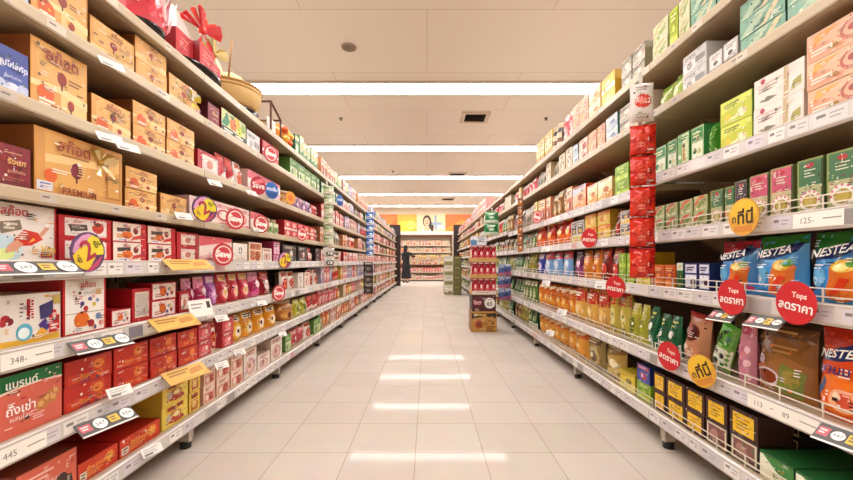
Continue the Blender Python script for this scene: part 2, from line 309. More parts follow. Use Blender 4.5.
def a_limebox(A): A.R(.02, .03, .98, .97, 'c6cc3c').P([(.02, .5), (.98, .75), (.98, .97), (.02, .97)], 'dade60').P([(.1, .1), (.5, .15), (.9, .4), (.5, .3)], 'f0eeb8').E(.7, .3, .12, 'f2f0c8', rv=.18).bars(.12, .8, .5, 2, '7c8c1c', .09, .05).E(.25, .3, .1, 'e2c83c')
def a_greenfig(A): A.R(.05, .04, .95, .96, '8cb878').R(.4, .04, .95, .96, 'd8e2b8').E(.55, .62, .13, '6c4c30').P([(.45, .15), (.65, .15), (.62, .55), (.48, .55)], 'c88a3c').E(.2, .3, .14, 'e2ead0').bars(.1, .85, .8, 2, '2c7c3c', .07, .04)
def a_gstack(A): A.R(.01, .03, .99, .97, '8cb49c').P([(0, .03), (.3, .03), (.7, .97), (.4, .97)], 'b8ccb0').P([(.45, .03), (.6, .03), (.95, .97), (.8, .97)], 'd8c8a0').P([(.3, .1), (.55, .2), (.6, .4), (.35, .3)], '4c8468').R(.7, .1, .97, .4, '6c9c84').bars(.72, .3, .2, 2, 'e8e8d8', .12, .06)
def a_grey(A): A.R(.03, .05, .97, .95, 'd6d0cc').P([(.03, .05), (.5, .05), (.8, .6), (.03, .5)], 'eae4e0').R(.55, .3, .95, .6, '9c9894').bars(.1, .8, .6, 2, '7c7874', .1, .05).E(.3, .35, .12, 'b0a8a4')
def a_fruit(A):
    A.R(0, 0, 1, .34, '24301f').bars(.1, .22, .34, 2, 'e8e6d8', .1, .06).bars(.56, .2, .34, 2, 'e8e6d8', .1, .06).R(0, .34, 1, 1, 'c8cc90').P([(0, .4), (.2, .95), (.32, .6), (.2, .36)], '2f8c5c').E(.46, .62, .14, 'e07a2c').E(.72, .5, .12, 'c8d040').E(.64, .8, .1, 'd8b83c').P([(.3, .9), (.5, .95), (.42, .78)], '3c8c50').E(.88, .7, .09, '8ca83c')
def a_nestea(c1, top):
    def f(A):
        A.R(0, .86, 1, 1, top).P([(0, .62), (.45, .76), (1, .92), (1, .86), (0, .86)], top).P([(.02, .6), (.1, .7), (.6, .84), (.97, .88), (.9, .74), (.5, .62)], '27366e').T('NESTEA', .5, .735, .13, 'f2f2f0', .78, rot=.16, slant=.25)
        A.E(.22, .36, .17, '6cb4dc', rv=.16).E(.16, .3, .07, 'dceef4', rv=.06).P([(.42, .06), (.5, .55), (.75, .62), (.92, .5), (.86, .08), (.65, .02)], 'd8772c').E(.68, .52, .17, 'e8c23c', rv=.09).E(.66, .5, .1, 'f4e08c', rv=.055).P([(.48, .1), (.62, .14), (.8, .34), (.66, .36)], 'd84a2a').E(.8, .56, .09, '5c9c3c', rv=.06).bars(.1, .52, .26, 2, 'e8f0f4', .045, .02).E(.2, .1, .14, '3f8cc4', rv=.07).E(.9, .12, .07, 'c84a78', rv=.05)
    return f
def a_nestmilk(A):
    A.R(0, .8, 1, 1, 'c23420').P([(.04, .62), (.2, .74), (.7, .86), (1, .9), (1, .74), (.5, .64)], '27366e').T('NESTEA', .52, .735, .13, 'f2f2f0', .76, rot=.12, slant=.25).T('ชานม', .5, .55, .09, '4a3468', .5).E(.5, .28, .44, 'e87a24', rv=.22).E(.6, .22, .24, 'f0b48c', rv=.13).E(.62, .23, .16, 'd85a3c', rv=.08).E(.5, .26, .07, 'f8dcc0', rv=.05).P([(.1, .3), (.3, .46), (.34, .42), (.16, .2)], '5c6c9c')
def a_brown(A):
    A.R(0, .9, 1, 1, 'b8342c').E(.45, .6, .32, '6c2c1c', rv=.17).E(.35, .64, .13, '8c4426', rv=.08).E(.55, .6, .14, '4c1c14', rv=.09).E(.18, .6, .09, 'ead6c0', rv=.08).P([(.1, .1), (.35, .4), (.6, .42), (.9, .3), (.7, .08)], 'd0906c').star(.3, .28, .14, 'ecd2bc', 6).star(.55, .24, .16, 'e0b494', 7).P([(.55, .05), (.75, .2), (.9, .08)], 'f0e4d4')
def a_browngold(A):
    A.R(0, .84, 1, 1, '6c4a2c').bars(.3, .91, .4, 1, 'c8a468', .05, .03).P([(0, .5), (.5, .62), (1, .5), (1, .84), (0, .84)], '8c5c24').E(.3, .24, .26, 'd8c4c0', rv=.14).E(.3, .25, .21, '8a3c1c', rv=.1).P([(.5, .1), (.9, .05), (.95, .4), (.6, .5)], '7c8434').E(.75, .3, .14, 'a08c3c', rv=.12).E(.2, .5, .1, 'b8a8b4', rv=.07).bars(.35, .7, .45, 2, 'b88a48', .07, .03)
def a_greenblack(A):
    A.R(0, .55, 1, 1, '5aa83c').P([(.05, .6), (.5, .95), (.7, .9), (.3, .56)], '244a24').P([(0, .1), (1, .1), (1, .5), (0, .5)], 'e6ead8').E(.3, .4, .13, '26301f', rv=.07).E(.65, .34, .14, '26301f', rv=.06).E(.4, .2, .13, '26301f', rv=.06).E(.75, .16, .1, '3c8c34', rv=.05)
def a_pinkfloral(A):
    A.R(0, .8, 1, 1, 'b8405c')
    for i in range(9): A.E(.2 + .3 * (i % 3), .12 + .22 * (i // 3), .12, ('e8a8bc', 'c47890', 'f0c8d0')[i % 3], rv=.06)
def a_redfoil(A): A.P([(0, .55), (.4, .8), (.7, .55), (.5, .3)], 'e4604c').P([(.5, .35), (.95, .75), (.95, .5), (.7, .2)], 'a81c1c').R(0, .9, 1, 1, 'b82020').E(.4, .3, .16, 'ee9480', rv=.1).R(.6, .05, .95, .16, 'a01818').bars(.62, .1, .25, 1, 'f2d8c8', .05, .04)
def a_sticks(A): A.R(0, .56, 1, 1, 'c23434').P([(.06, .6), (.5, .74), (.94, .66), (.94, .88), (.06, .86)], 'd85a48').bars(.18, .78, .62, 2, 'f2e8d8', .07, .045).E(.5, .3, .34, 'e8c070', rv=.18).E(.4, .3, .16, 'f2dca0', rv=.1).P([(.55, .12), (.8, .2), (.7, .42)], 'd8a048')
def a_bisc(A): A.R(0, .7, 1, 1, 'c8641c').E(.4, .4, .26, 'eeb854', rv=.16).E(.65, .26, .24, 'e29c34', rv=.14).E(.38, .42, .14, 'f6d488', rv=.08).P([(.1, .74), (.9, .84), (.9, .94), (.1, .9)], 'f0d8b0').bars(.15, .1, .6, 2, 'f4e0b8', .05, .025)

# ------------------------------------------------------------------ the shelving
LIP = 1.08; BAY = 1.045; Y0 = .775; FRONT = 1.10
HL = [.147, .391, .629, .86, 1.054, 1.30, 1.552, 1.762]          # shelf tops, gift-box side
HR = [.152, .428, .743, 1.0, 1.27, 1.573, 1.81]                  # shelf tops, tea side
NB = 12
ROWS = {-1: ['bottom', 'second', 'third', 'fourth', 'fifth', 'sixth', 'seventh', 'top'], 1: ['bottom', 'second', 'third', 'fourth', 'fifth', 'sixth', 'top']}
ORD = 'first second third fourth fifth sixth seventh eighth ninth tenth eleventh twelfth thirteenth fourteenth fifteenth sixteenth seventeenth eighteenth nineteenth twentieth'.split()
ORD += ['twenty-' + o for o in ORD[:9]] + ['thirtieth'] + ['thirty-' + o for o in ORD[:9]] + ['fortieth']
SIDE = {-1: 'gift-box', 1: 'tea-side'}
C_SHELF, C_STRIP, C_UNDER = mat('c4b298', 'metal'), mat('d6cec7', 'gloss'), mat('c4ac8c', 'metal')  # C_UNDER is browner: the shade beneath the boards is put into its colour
def shelf_board():
    g = Geo(); g.box(-.52, .52, .004, .40, -.028, 0, C_SHELF, {0: C_UNDER}); g.box(-.52, .52, .004, .02, -.033, -.028, C_SHELF)
    return g
def plain_strip(seed):
    g = Geo(); rr = random.Random(seed); g.box(-.5205, .5205, -.008, .003, -.033, .003, mat('c6b498', 'metal')); A = Art(g, 1.04, .034, lambda x, z, o: (x, -.008 - o, z - .032)); A.R(0, .0, 1, .12, 'a48e74').R(0, .86, 1, 1, 'd2c2aa')
    for i in range(4):
        u = rr.uniform(.02, .9); A.R(u, .14, u + rr.uniform(.03, .06), .84, rr.choice(['d8cab8', 'd0c2b2', 'c6b8aa'])).bars(u + .006, .5, .02, 1, '8c8078', .2, .16)
    return g
def strip(seed, prices=()):
    g = Geo(); rr = random.Random(seed); m = C_STRIP; prof = [(.003, .004), (-.006, .004), (-.012, -.002), (-.014, -.046), (-.009, -.054), (.003, -.05)]
    n = len(prof)
    g.mesh([(x, y, z) for x in (-.5205, .5205) for y, z in prof], [(i, (i + 1) % n, n + (i + 1) % n, n + i) for i in range(n)] + [tuple(range(n)), tuple(range(2 * n - 1, n - 1, -1))], m)
    A = Art(g, 1.04, .054, lambda x, z, o: (x, -.0125 - o - .0017 * (1 - z / .054), z - .052), eps=.0003)
    A.R(0, .04, 1, .1, 'b8aa9c').R(0, .93, 1, .98, 'c4b6a8')
    u = .01
    while u < .93:
        wd = rr.uniform(.05, .085); kind = rr.random()
        if kind < .82:
            A.R(u, .16, u + wd, .86, rr.choice(['e6dfd8', 'ddd5d0', 'e8e2da', 'd6ccd0', 'd0c8c8'])); A.bars(u + wd * .1, .55, wd * .28, 1, '8c8480', .2, .16); A.bars(u + wd * .5, .6, wd * .4, 2, 'b4aca6', .2, .08); A.k -= 3
        elif kind < .9: A.R(u, .12, u + wd, .86, rr.choice(['9c948e', '857d84', 'c89c98', 'b8b0ac'])); A.k -= 1
        u += wd + rr.uniform(.002, .03)
    A.k += 4
    for u, t in prices:
        A.R(u - .06, .12, u + .07, .9, 'f0e9df').T(t, u - .02, .5, .3, '7c746e', .05, bold=False).bars(u + .02, .5, .045, 1, '9c948c', .2, .06)
    return g
def rail():
    g = Geo(); m = mat('e6dccc', 'metal'); y = .012
    for z in (.02, .043): g.box(-.515, .515, y - .0016, y + .0016, z - .0016, z + .0016, m)
    for i in range(9):
        x = -.51 + i * 1.02 / 8; g.box(x - .0016, x + .0016, y - .0018, y + .0018, .001, .0445, m)
    return g
def bracket(x):
    g = Geo(); pr = [(.385, -.03), (.385, -.1), (.35, -.1), (.245, -.041), (.245, -.03)]; n = 5
    g.mesh([(x + dx, y, z) for dx in (-.003, .003) for y, z in pr], [(i, (i + 1) % n, n + (i + 1) % n, n + i) for i in range(n)] + [tuple(range(n)), tuple(range(2 * n - 1, n - 1, -1))], C_UNDER)
    return g
PM = {}
def shared(key, fn, name, parent):
    if key in PM:
        o = PM[key].copy(); COL.objects.link(o)
    else:
        o = fn().build(name); PM[key] = o
    o.parent = parent; o.location = (0, 0, 0); return o
PRICES = {(-1, 2): [(.22, '348-')], (-1, 1): [(.2, '445')], (1, 3): [(.75, '125-')], (1, 1): [(.60, '113'), (.69, '89')]}
def unit(side, b):
    H = HL if side < 0 else HR
    u = empty('shelving_unit', (side * LIP, Y0 + BAY * (b + .5), 0), side * -PI / 2)
    what = 'pale steel shelving bay of gift boxes' if side < 0 else 'pale steel shelving bay of teas and snacks'
    tag(u, '%s, %s along the aisle from the open end' % (what, ORD[b]), 'shelves', 'steel shelving bays along the aisle')
    far = .5 if side < 0 else -.5
    shared('back', lambda: (lambda g: (g.box(-.521, .521, .42, .435, .09, 2.0, mat('6e5848', 'metal')), g)[1])(Geo()), 'back_panel', u)  # back panel darkened, shade of the shelf interior put into its colour
    shared(('up', side), lambda: (lambda g: (g.box(far - .02, far + .02, .401, .419, 0, 2.02, mat('b8a890', 'metal')), [g.box(far - .004, far + .004, .3995, .401, .2 + i * .08, .23 + i * .08, mat('2c2622', 'matte')) for i in range(22)], g)[2])(Geo()), 'upright', u)
    shared('under_shade', lambda: (lambda g: (g.box(-.52, .52, .26, .28, .02, .118, mat('3c342e', 'matte')), g)[1])(Geo()), 'undershelf_shade_panel', u)  # added dark panel stands in for the shadow under the open bottom shelf
    ft = shared(('foot', side), lambda: (lambda g: (g.box(far * .9 - .012, far * .9 + .012, .012, .06, .03, .098, mat('d0c4b4', 'metal')), g.box(far * .9 - .018, far * .9 + .018, .01, .03, .05, .098, mat('c0b4a4', 'metal')), g)[2])(Geo()), 'foot', u)
    shared(('glide', side), lambda: (lambda g: (g.cyl((far * .9, .036, .001), (far * .9, .036, .031), .024, mat('1c1816', 'rubber'), 14), g)[1])(Geo()), 'rubber_glide', ft)
    for r, z in enumerate(H):
        if side > 0 and r == 4 and b in (1, 2, 3): z = 1.235
        sh = shared('board', shelf_board, 'shelf', u); sh.location.z = z
        if b == 0 and (side, r) in PRICES: st = strip(r, PRICES[(side, r)]).build('price_strip', sh)
        elif r >= (4 if side < 0 else 5): st = shared(('plain', (b * 3 + r) % 4), lambda: plain_strip(80 + (b * 3 + r) % 4), 'price_strip', sh)
        else: st = shared(('strip', (b * 3 + r) % 5), lambda: strip(50 + (b * 3 + r) % 5), 'price_strip', sh)
        if side > 0 and r in (0, 1, 2, 3) and b < 5: shared('rail', rail, 'wire_rail', sh)
        if b < 4:
            for x in (-.512, .512): shared(('br', x), lambda: bracket(x), 'bracket', sh)
    if b == NB - 1:
        g = Geo(); fx = far / .5 * .5225; g.box(min(fx, fx + far * .06), max(fx, fx + far * .06), -.15, .45, 0, 2.16, mat('3a2620', 'metal')); g.build('end_panel', u)
    return u
for b in range(NB): unit(-1, b); unit(1, b)

# ------------------------------------------------------------------ products
def shelf_z(side, row, y):
    H = HL if side < 0 else HR
    b = int((y - Y0) / BAY)
    return 1.235 if side > 0 and row == 4 and b in (1, 2, 3) else H[row]
COUNT = {}
PLURAL = {}
LV = {1: [''], 2: ['lower ', 'upper '], 3: ['lowest ', 'middle ', 'topmost ']}
def put(o, side, row, y, dz=0., rec=0., yaw=0., lean=0.):
    o.location = (side * (FRONT + rec), y, shelf_z(side, row, y) + .0012 + dz)
    o.rotation_euler = (lean, 0, side * -PI / 2 + yaw)
PLACED = []
def name_it(o, Dn, side, row, y, lv=''):
    PLACED.append((o, Dn, side, row, y))
    o['category'] = Dn['cat']; o['group'] = '%s products on the %s shelf' % (SIDE[side], ROWS[side][row])
def step(side, row, y): pass
def label_products():
    """count the columns of every shelf bay from its near end and write each product's label"""
    rows = {}
    for o, Dn, side, row, y in PLACED:
        if o.get('label'): continue
        rows.setdefault((side, row, max(0, min(NB - 1, int((y - Y0) / BAY)))), []).append((y, o.location.z, o, Dn))
    for (side, row, b), items in rows.items():
        items.sort(key=lambda t: t[0]); cols = []
        for it in items:
            if cols and it[0] - cols[-1][0][0] < .02: cols[-1].append(it)
            else: cols.append([it])
        for i, col in enumerate(cols):
            col.sort(key=lambda t: t[1])
            for k, (y, z, o, Dn) in enumerate(col):
                lv = ['', 'lower ', 'lowest '][len(col) - 1] if k == 0 else ['', 'upper ', ('middle ', 'topmost ')[k - 1]][len(col) - 1]
                o['label'] = '%s%s, %s along %s shelf, %s %s bay' % (lv, Dn['look'], ORD[min(i, 39)], ROWS[side][row], ORD[b], SIDE[side])
DES = {}
def D(key, name, cat, look, shape, base, art, side=None, d=.16, fin=None, **kw):
    DES[key] = dict(name=name, cat=cat, look=look, shape=shape, base=base, art=art, side=side, d=d, fin=fin, kw=kw)
def make(Dn, w, h, d=None, seed=0):
    d = d or Dn['d']; fin = Dn['fin']
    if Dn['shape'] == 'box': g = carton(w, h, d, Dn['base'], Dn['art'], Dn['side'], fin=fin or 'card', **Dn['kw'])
    elif Dn['shape'] == 'jar': g = jar(w, h, d, Dn['base'], Dn['art'], fin=fin or 'gloss', **Dn['kw'])
    else: g = pouch(w, h, min(d, .09), Dn['base'], Dn['art'], fin=fin or 'gloss', seed=seed, style=Dn['shape'], **Dn['kw'])
    return g.build(Dn['name'])
B_, P_, Q_ = 'box', 'stand', 'pillow'
# gift-box side
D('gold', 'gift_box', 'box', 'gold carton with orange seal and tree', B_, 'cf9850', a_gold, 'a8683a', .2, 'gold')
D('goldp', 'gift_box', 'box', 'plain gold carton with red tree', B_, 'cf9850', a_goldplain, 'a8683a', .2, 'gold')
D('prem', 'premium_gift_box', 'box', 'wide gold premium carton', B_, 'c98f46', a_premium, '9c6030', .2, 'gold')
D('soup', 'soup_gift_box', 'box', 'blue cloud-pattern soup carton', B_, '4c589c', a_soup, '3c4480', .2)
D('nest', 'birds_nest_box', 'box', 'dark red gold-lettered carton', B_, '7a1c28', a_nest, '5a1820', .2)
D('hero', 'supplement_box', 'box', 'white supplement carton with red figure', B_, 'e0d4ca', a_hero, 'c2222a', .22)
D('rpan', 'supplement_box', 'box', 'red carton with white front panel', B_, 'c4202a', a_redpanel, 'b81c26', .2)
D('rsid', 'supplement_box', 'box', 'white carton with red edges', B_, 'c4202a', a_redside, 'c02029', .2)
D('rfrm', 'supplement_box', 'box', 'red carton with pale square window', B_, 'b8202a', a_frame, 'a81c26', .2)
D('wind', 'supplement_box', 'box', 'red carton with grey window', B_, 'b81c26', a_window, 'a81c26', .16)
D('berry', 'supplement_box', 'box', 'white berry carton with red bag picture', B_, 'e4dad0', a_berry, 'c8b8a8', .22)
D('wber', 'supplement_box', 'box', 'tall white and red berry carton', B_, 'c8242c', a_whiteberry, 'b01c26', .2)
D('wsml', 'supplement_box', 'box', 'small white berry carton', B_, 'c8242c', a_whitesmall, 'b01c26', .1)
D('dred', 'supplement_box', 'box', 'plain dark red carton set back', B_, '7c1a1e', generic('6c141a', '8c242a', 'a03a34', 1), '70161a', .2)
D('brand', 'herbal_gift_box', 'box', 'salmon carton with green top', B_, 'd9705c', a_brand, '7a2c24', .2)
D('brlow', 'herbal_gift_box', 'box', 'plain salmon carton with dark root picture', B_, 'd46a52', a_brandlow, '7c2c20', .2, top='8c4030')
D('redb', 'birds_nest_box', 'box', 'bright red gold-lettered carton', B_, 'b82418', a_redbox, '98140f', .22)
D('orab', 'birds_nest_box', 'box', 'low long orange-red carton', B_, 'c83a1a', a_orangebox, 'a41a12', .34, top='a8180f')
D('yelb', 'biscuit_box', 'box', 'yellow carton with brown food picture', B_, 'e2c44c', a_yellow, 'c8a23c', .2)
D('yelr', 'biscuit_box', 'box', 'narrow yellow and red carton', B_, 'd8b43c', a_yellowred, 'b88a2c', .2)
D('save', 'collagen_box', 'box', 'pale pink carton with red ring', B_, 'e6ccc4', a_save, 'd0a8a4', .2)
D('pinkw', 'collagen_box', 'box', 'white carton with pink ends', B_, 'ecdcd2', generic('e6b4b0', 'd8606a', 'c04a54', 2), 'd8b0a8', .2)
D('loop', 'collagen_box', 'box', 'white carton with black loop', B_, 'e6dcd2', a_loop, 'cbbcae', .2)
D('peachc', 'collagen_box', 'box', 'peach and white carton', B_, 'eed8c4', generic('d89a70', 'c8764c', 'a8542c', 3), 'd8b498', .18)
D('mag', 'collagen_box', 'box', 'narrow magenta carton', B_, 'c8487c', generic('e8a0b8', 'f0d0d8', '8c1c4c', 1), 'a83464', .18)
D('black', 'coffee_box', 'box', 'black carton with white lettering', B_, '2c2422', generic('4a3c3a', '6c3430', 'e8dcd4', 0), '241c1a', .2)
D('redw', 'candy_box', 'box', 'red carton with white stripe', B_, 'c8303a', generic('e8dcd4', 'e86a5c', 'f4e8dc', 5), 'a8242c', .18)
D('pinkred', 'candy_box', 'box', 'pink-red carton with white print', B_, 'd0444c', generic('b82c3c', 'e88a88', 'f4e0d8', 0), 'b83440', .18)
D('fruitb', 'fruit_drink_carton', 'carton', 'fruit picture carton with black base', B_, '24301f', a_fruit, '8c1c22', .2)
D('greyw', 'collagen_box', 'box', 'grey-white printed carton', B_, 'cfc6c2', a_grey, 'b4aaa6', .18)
D('magp', 'jelly_pouch', 'pouch', 'magenta pouch with pink swirl', P_, 'b02c5c', generic('d85a94', 'e89ab8', 'f4d0dc', 2), None, .07)
D('purp', 'jelly_pouch', 'pouch', 'purple pouch with pale moon', P_, '9c4090', generic('c87ab8', 'e0b0d8', 'f2dcee', 4), None, .07)
D('redp', 'jelly_pouch', 'pouch', 'crimson pouch with flower', P_, 'b8283c', generic('d85060', 'f0c8b0', 'e8c048', 4), None, .07)
D('whtp', 'drink_mix_pouch', 'pouch', 'white and red drink pouch', P_, 'eadfd6', generic('c83a3c', 'e07850', '8c1c2c', 4), None, .06)
D('rwp', 'drink_mix_pouch', 'pouch', 'red and white striped pouch', P_, 'c83a40', generic('f0e4dc', 'e07068', '8c2028', 2), None, .06)
D('orap', 'drink_mix_pouch', 'pouch', 'orange pouch with white oval', P_, 'e0982c', generic('e8b84c', 'f2e2c4', '5c3418', 4), None, .07)
D('purf', 'candy_bag', 'bag', 'purple flower candy bag', P_, '9c7090', generic('5c3c70', 'd8a0b8', 'e8d8e0', 4), None, .07)
D('pinkf', 'candy_bag', 'bag', 'pink-red candy bag', Q_, 'd05460', generic('e8888c', 'b83448', 'f4dcd4', 0), None, .06)
D('brjar', 'malt_jar', 'jar', 'round orange-brown jar', 'jar', 'c07a34', generic('d8a050', 'e8c888', '7c3c18', 4), None, .1)
D('grbot', 'drink_bottle', 'bottle', 'pale green bottle', 'jar', 'a8b088', generic('d8d8b8', '7c9c5c', 'e8e0d0', 0), None, .06, neck=.55)
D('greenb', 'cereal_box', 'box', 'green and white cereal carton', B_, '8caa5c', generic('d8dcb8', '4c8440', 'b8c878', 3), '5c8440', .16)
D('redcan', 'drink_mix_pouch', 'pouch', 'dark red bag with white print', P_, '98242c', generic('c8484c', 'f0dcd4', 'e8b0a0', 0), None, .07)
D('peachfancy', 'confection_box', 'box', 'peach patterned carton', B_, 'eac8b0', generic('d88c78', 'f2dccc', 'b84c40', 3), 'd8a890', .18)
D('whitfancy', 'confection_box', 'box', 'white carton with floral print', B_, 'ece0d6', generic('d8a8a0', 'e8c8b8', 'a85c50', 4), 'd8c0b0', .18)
# tea side
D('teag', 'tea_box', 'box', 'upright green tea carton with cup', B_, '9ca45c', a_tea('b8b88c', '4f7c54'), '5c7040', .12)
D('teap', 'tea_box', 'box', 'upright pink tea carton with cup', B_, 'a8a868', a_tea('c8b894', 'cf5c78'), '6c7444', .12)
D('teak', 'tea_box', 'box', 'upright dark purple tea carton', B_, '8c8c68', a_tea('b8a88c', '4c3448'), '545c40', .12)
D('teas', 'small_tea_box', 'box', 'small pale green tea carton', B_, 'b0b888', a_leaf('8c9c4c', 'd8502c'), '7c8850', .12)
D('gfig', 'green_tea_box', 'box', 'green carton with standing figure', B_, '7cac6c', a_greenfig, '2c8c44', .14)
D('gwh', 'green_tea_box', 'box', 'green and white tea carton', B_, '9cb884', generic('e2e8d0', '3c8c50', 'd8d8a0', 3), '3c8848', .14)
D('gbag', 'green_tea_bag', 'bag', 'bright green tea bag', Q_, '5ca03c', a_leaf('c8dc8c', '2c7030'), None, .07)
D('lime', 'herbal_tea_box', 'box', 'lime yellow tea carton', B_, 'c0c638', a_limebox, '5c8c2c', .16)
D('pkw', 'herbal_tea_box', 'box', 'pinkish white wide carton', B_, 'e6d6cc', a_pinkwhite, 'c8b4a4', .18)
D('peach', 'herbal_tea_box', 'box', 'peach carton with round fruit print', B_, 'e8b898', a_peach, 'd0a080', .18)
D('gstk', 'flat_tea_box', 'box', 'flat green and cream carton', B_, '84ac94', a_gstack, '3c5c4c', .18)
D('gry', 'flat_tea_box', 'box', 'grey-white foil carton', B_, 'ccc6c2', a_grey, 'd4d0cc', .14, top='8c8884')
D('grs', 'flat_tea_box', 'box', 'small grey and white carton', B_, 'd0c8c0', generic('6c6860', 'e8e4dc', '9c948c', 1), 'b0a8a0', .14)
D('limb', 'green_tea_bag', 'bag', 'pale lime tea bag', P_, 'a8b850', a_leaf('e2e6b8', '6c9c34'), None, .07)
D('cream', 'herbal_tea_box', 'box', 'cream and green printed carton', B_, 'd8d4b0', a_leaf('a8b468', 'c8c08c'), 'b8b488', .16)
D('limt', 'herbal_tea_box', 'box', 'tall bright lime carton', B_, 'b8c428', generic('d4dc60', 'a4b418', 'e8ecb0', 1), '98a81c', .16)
D('nesr', 'iced_tea_pack', 'pack', 'blue lemon tea bag with red top', P_, '4c94cc', a_nestea('4c94cc', 'b42c40'), None, .085, back='2c64a4')
D('nesg', 'iced_tea_pack', 'pack', 'blue lemon tea bag with green top', P_, '4494cc', a_nestea('4494cc', '2c8434'), None, .085, back='2c64a4')
D('nesm', 'milk_tea_pack', 'pack', 'orange milk tea bag', P_, 'dc5420', a_nestmilk, None, .085, back='b83c1c')
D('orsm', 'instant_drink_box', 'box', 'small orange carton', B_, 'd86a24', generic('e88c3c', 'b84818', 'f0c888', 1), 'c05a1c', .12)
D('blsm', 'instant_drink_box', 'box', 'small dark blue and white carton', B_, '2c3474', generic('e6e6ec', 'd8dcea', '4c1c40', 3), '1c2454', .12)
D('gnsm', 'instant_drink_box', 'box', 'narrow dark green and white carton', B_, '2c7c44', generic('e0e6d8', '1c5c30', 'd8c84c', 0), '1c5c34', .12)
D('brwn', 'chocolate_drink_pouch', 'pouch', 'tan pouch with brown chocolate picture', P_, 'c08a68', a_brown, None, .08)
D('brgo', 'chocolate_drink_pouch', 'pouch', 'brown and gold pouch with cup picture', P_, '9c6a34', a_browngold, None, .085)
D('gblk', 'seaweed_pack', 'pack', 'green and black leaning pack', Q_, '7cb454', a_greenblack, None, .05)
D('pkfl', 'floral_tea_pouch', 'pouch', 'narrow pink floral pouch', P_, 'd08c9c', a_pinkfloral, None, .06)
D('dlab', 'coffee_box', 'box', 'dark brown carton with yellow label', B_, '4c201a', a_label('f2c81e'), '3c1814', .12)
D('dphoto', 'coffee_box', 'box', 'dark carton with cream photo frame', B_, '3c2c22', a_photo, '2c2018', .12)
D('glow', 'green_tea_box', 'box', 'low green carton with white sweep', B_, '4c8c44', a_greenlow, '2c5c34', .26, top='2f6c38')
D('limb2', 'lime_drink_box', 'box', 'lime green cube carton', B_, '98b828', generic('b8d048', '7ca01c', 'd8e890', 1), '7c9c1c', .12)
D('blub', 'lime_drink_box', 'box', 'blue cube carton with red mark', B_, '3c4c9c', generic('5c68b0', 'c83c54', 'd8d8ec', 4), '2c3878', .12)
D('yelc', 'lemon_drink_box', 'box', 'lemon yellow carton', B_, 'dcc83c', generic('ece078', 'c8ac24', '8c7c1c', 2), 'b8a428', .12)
D('gwj', 'creamer_pouch', 'pouch', 'dark green and white pouch', P_, '1c7048', generic('e2e6dc', '145838', 'd0d870', 1), None, .07)
D('ygj', 'creamer_pouch', 'pouch', 'yellow-green pouch', P_, 'b8b43c', generic('d8d474', '6c7c1c', 'f0ecc0', 0), None, .07)
D('taro', 'fish_snack_bag', 'bag', 'red-topped yellow snack bag', Q_, 'dcae58', a_sticks, None, .07)
D('ymix', 'fish_snack_bag', 'bag', 'yellow and green snack bag with red top', Q_, 'c8b850', generic('c83c34', 'e8dca0', '6c8430', 0), None, .07)
D('orbg', 'biscuit_bag', 'bag', 'orange biscuit bag', Q_, 'd8782c', a_bisc, None, .075)
D('yobg', 'biscuit_bag', 'bag', 'golden biscuit bag', Q_, 'd8982c', a_bisc, None, .075)
D('khak', 'nut_bag', 'bag', 'khaki nut bag', Q_, '9c8448', generic('c8b074', '6c5428', 'e2d4a4', 4), None, .08)
D('kgol', 'nut_bag', 'bag', 'pale gold nut bag', Q_, 'b8984c', generic('d8c078', '8c6c2c', 'efe4b8', 2), None, .08)
D('rorp', 'chili_snack_pack', 'pack', 'red-orange snack pack', P_, 'd03c1c', generic('e8742c', 'b8240f', 'f4c878', 2), None, .06)
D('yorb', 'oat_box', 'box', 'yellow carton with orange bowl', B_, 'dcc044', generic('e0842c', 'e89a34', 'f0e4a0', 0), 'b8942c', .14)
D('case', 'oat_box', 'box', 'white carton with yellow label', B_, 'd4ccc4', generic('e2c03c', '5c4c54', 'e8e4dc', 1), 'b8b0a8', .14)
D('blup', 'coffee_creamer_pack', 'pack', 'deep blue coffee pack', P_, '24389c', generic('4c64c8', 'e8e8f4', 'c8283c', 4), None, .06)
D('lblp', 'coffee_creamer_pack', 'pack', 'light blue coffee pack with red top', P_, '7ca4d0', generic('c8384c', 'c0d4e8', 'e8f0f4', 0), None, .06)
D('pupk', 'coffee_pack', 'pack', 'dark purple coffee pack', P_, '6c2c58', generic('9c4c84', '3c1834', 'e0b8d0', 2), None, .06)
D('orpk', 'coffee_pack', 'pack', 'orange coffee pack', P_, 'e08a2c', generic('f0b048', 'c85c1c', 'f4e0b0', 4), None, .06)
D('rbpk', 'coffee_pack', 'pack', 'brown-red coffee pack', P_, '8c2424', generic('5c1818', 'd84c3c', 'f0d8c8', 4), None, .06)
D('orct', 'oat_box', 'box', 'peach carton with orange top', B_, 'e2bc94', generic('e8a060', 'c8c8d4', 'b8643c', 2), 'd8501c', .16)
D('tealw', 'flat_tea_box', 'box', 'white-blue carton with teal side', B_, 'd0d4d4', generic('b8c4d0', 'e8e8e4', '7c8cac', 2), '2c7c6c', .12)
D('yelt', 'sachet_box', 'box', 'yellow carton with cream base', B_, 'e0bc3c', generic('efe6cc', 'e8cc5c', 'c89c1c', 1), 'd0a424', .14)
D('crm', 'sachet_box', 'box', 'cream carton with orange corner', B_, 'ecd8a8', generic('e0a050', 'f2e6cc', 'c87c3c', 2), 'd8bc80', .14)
D('grw', 'sachet_box', 'box', 'grey carton with cream ribbon print', B_, 'b8ac98', generic('d8cebc', '8c8070', 'ece4d4', 2), '90846f', .14)

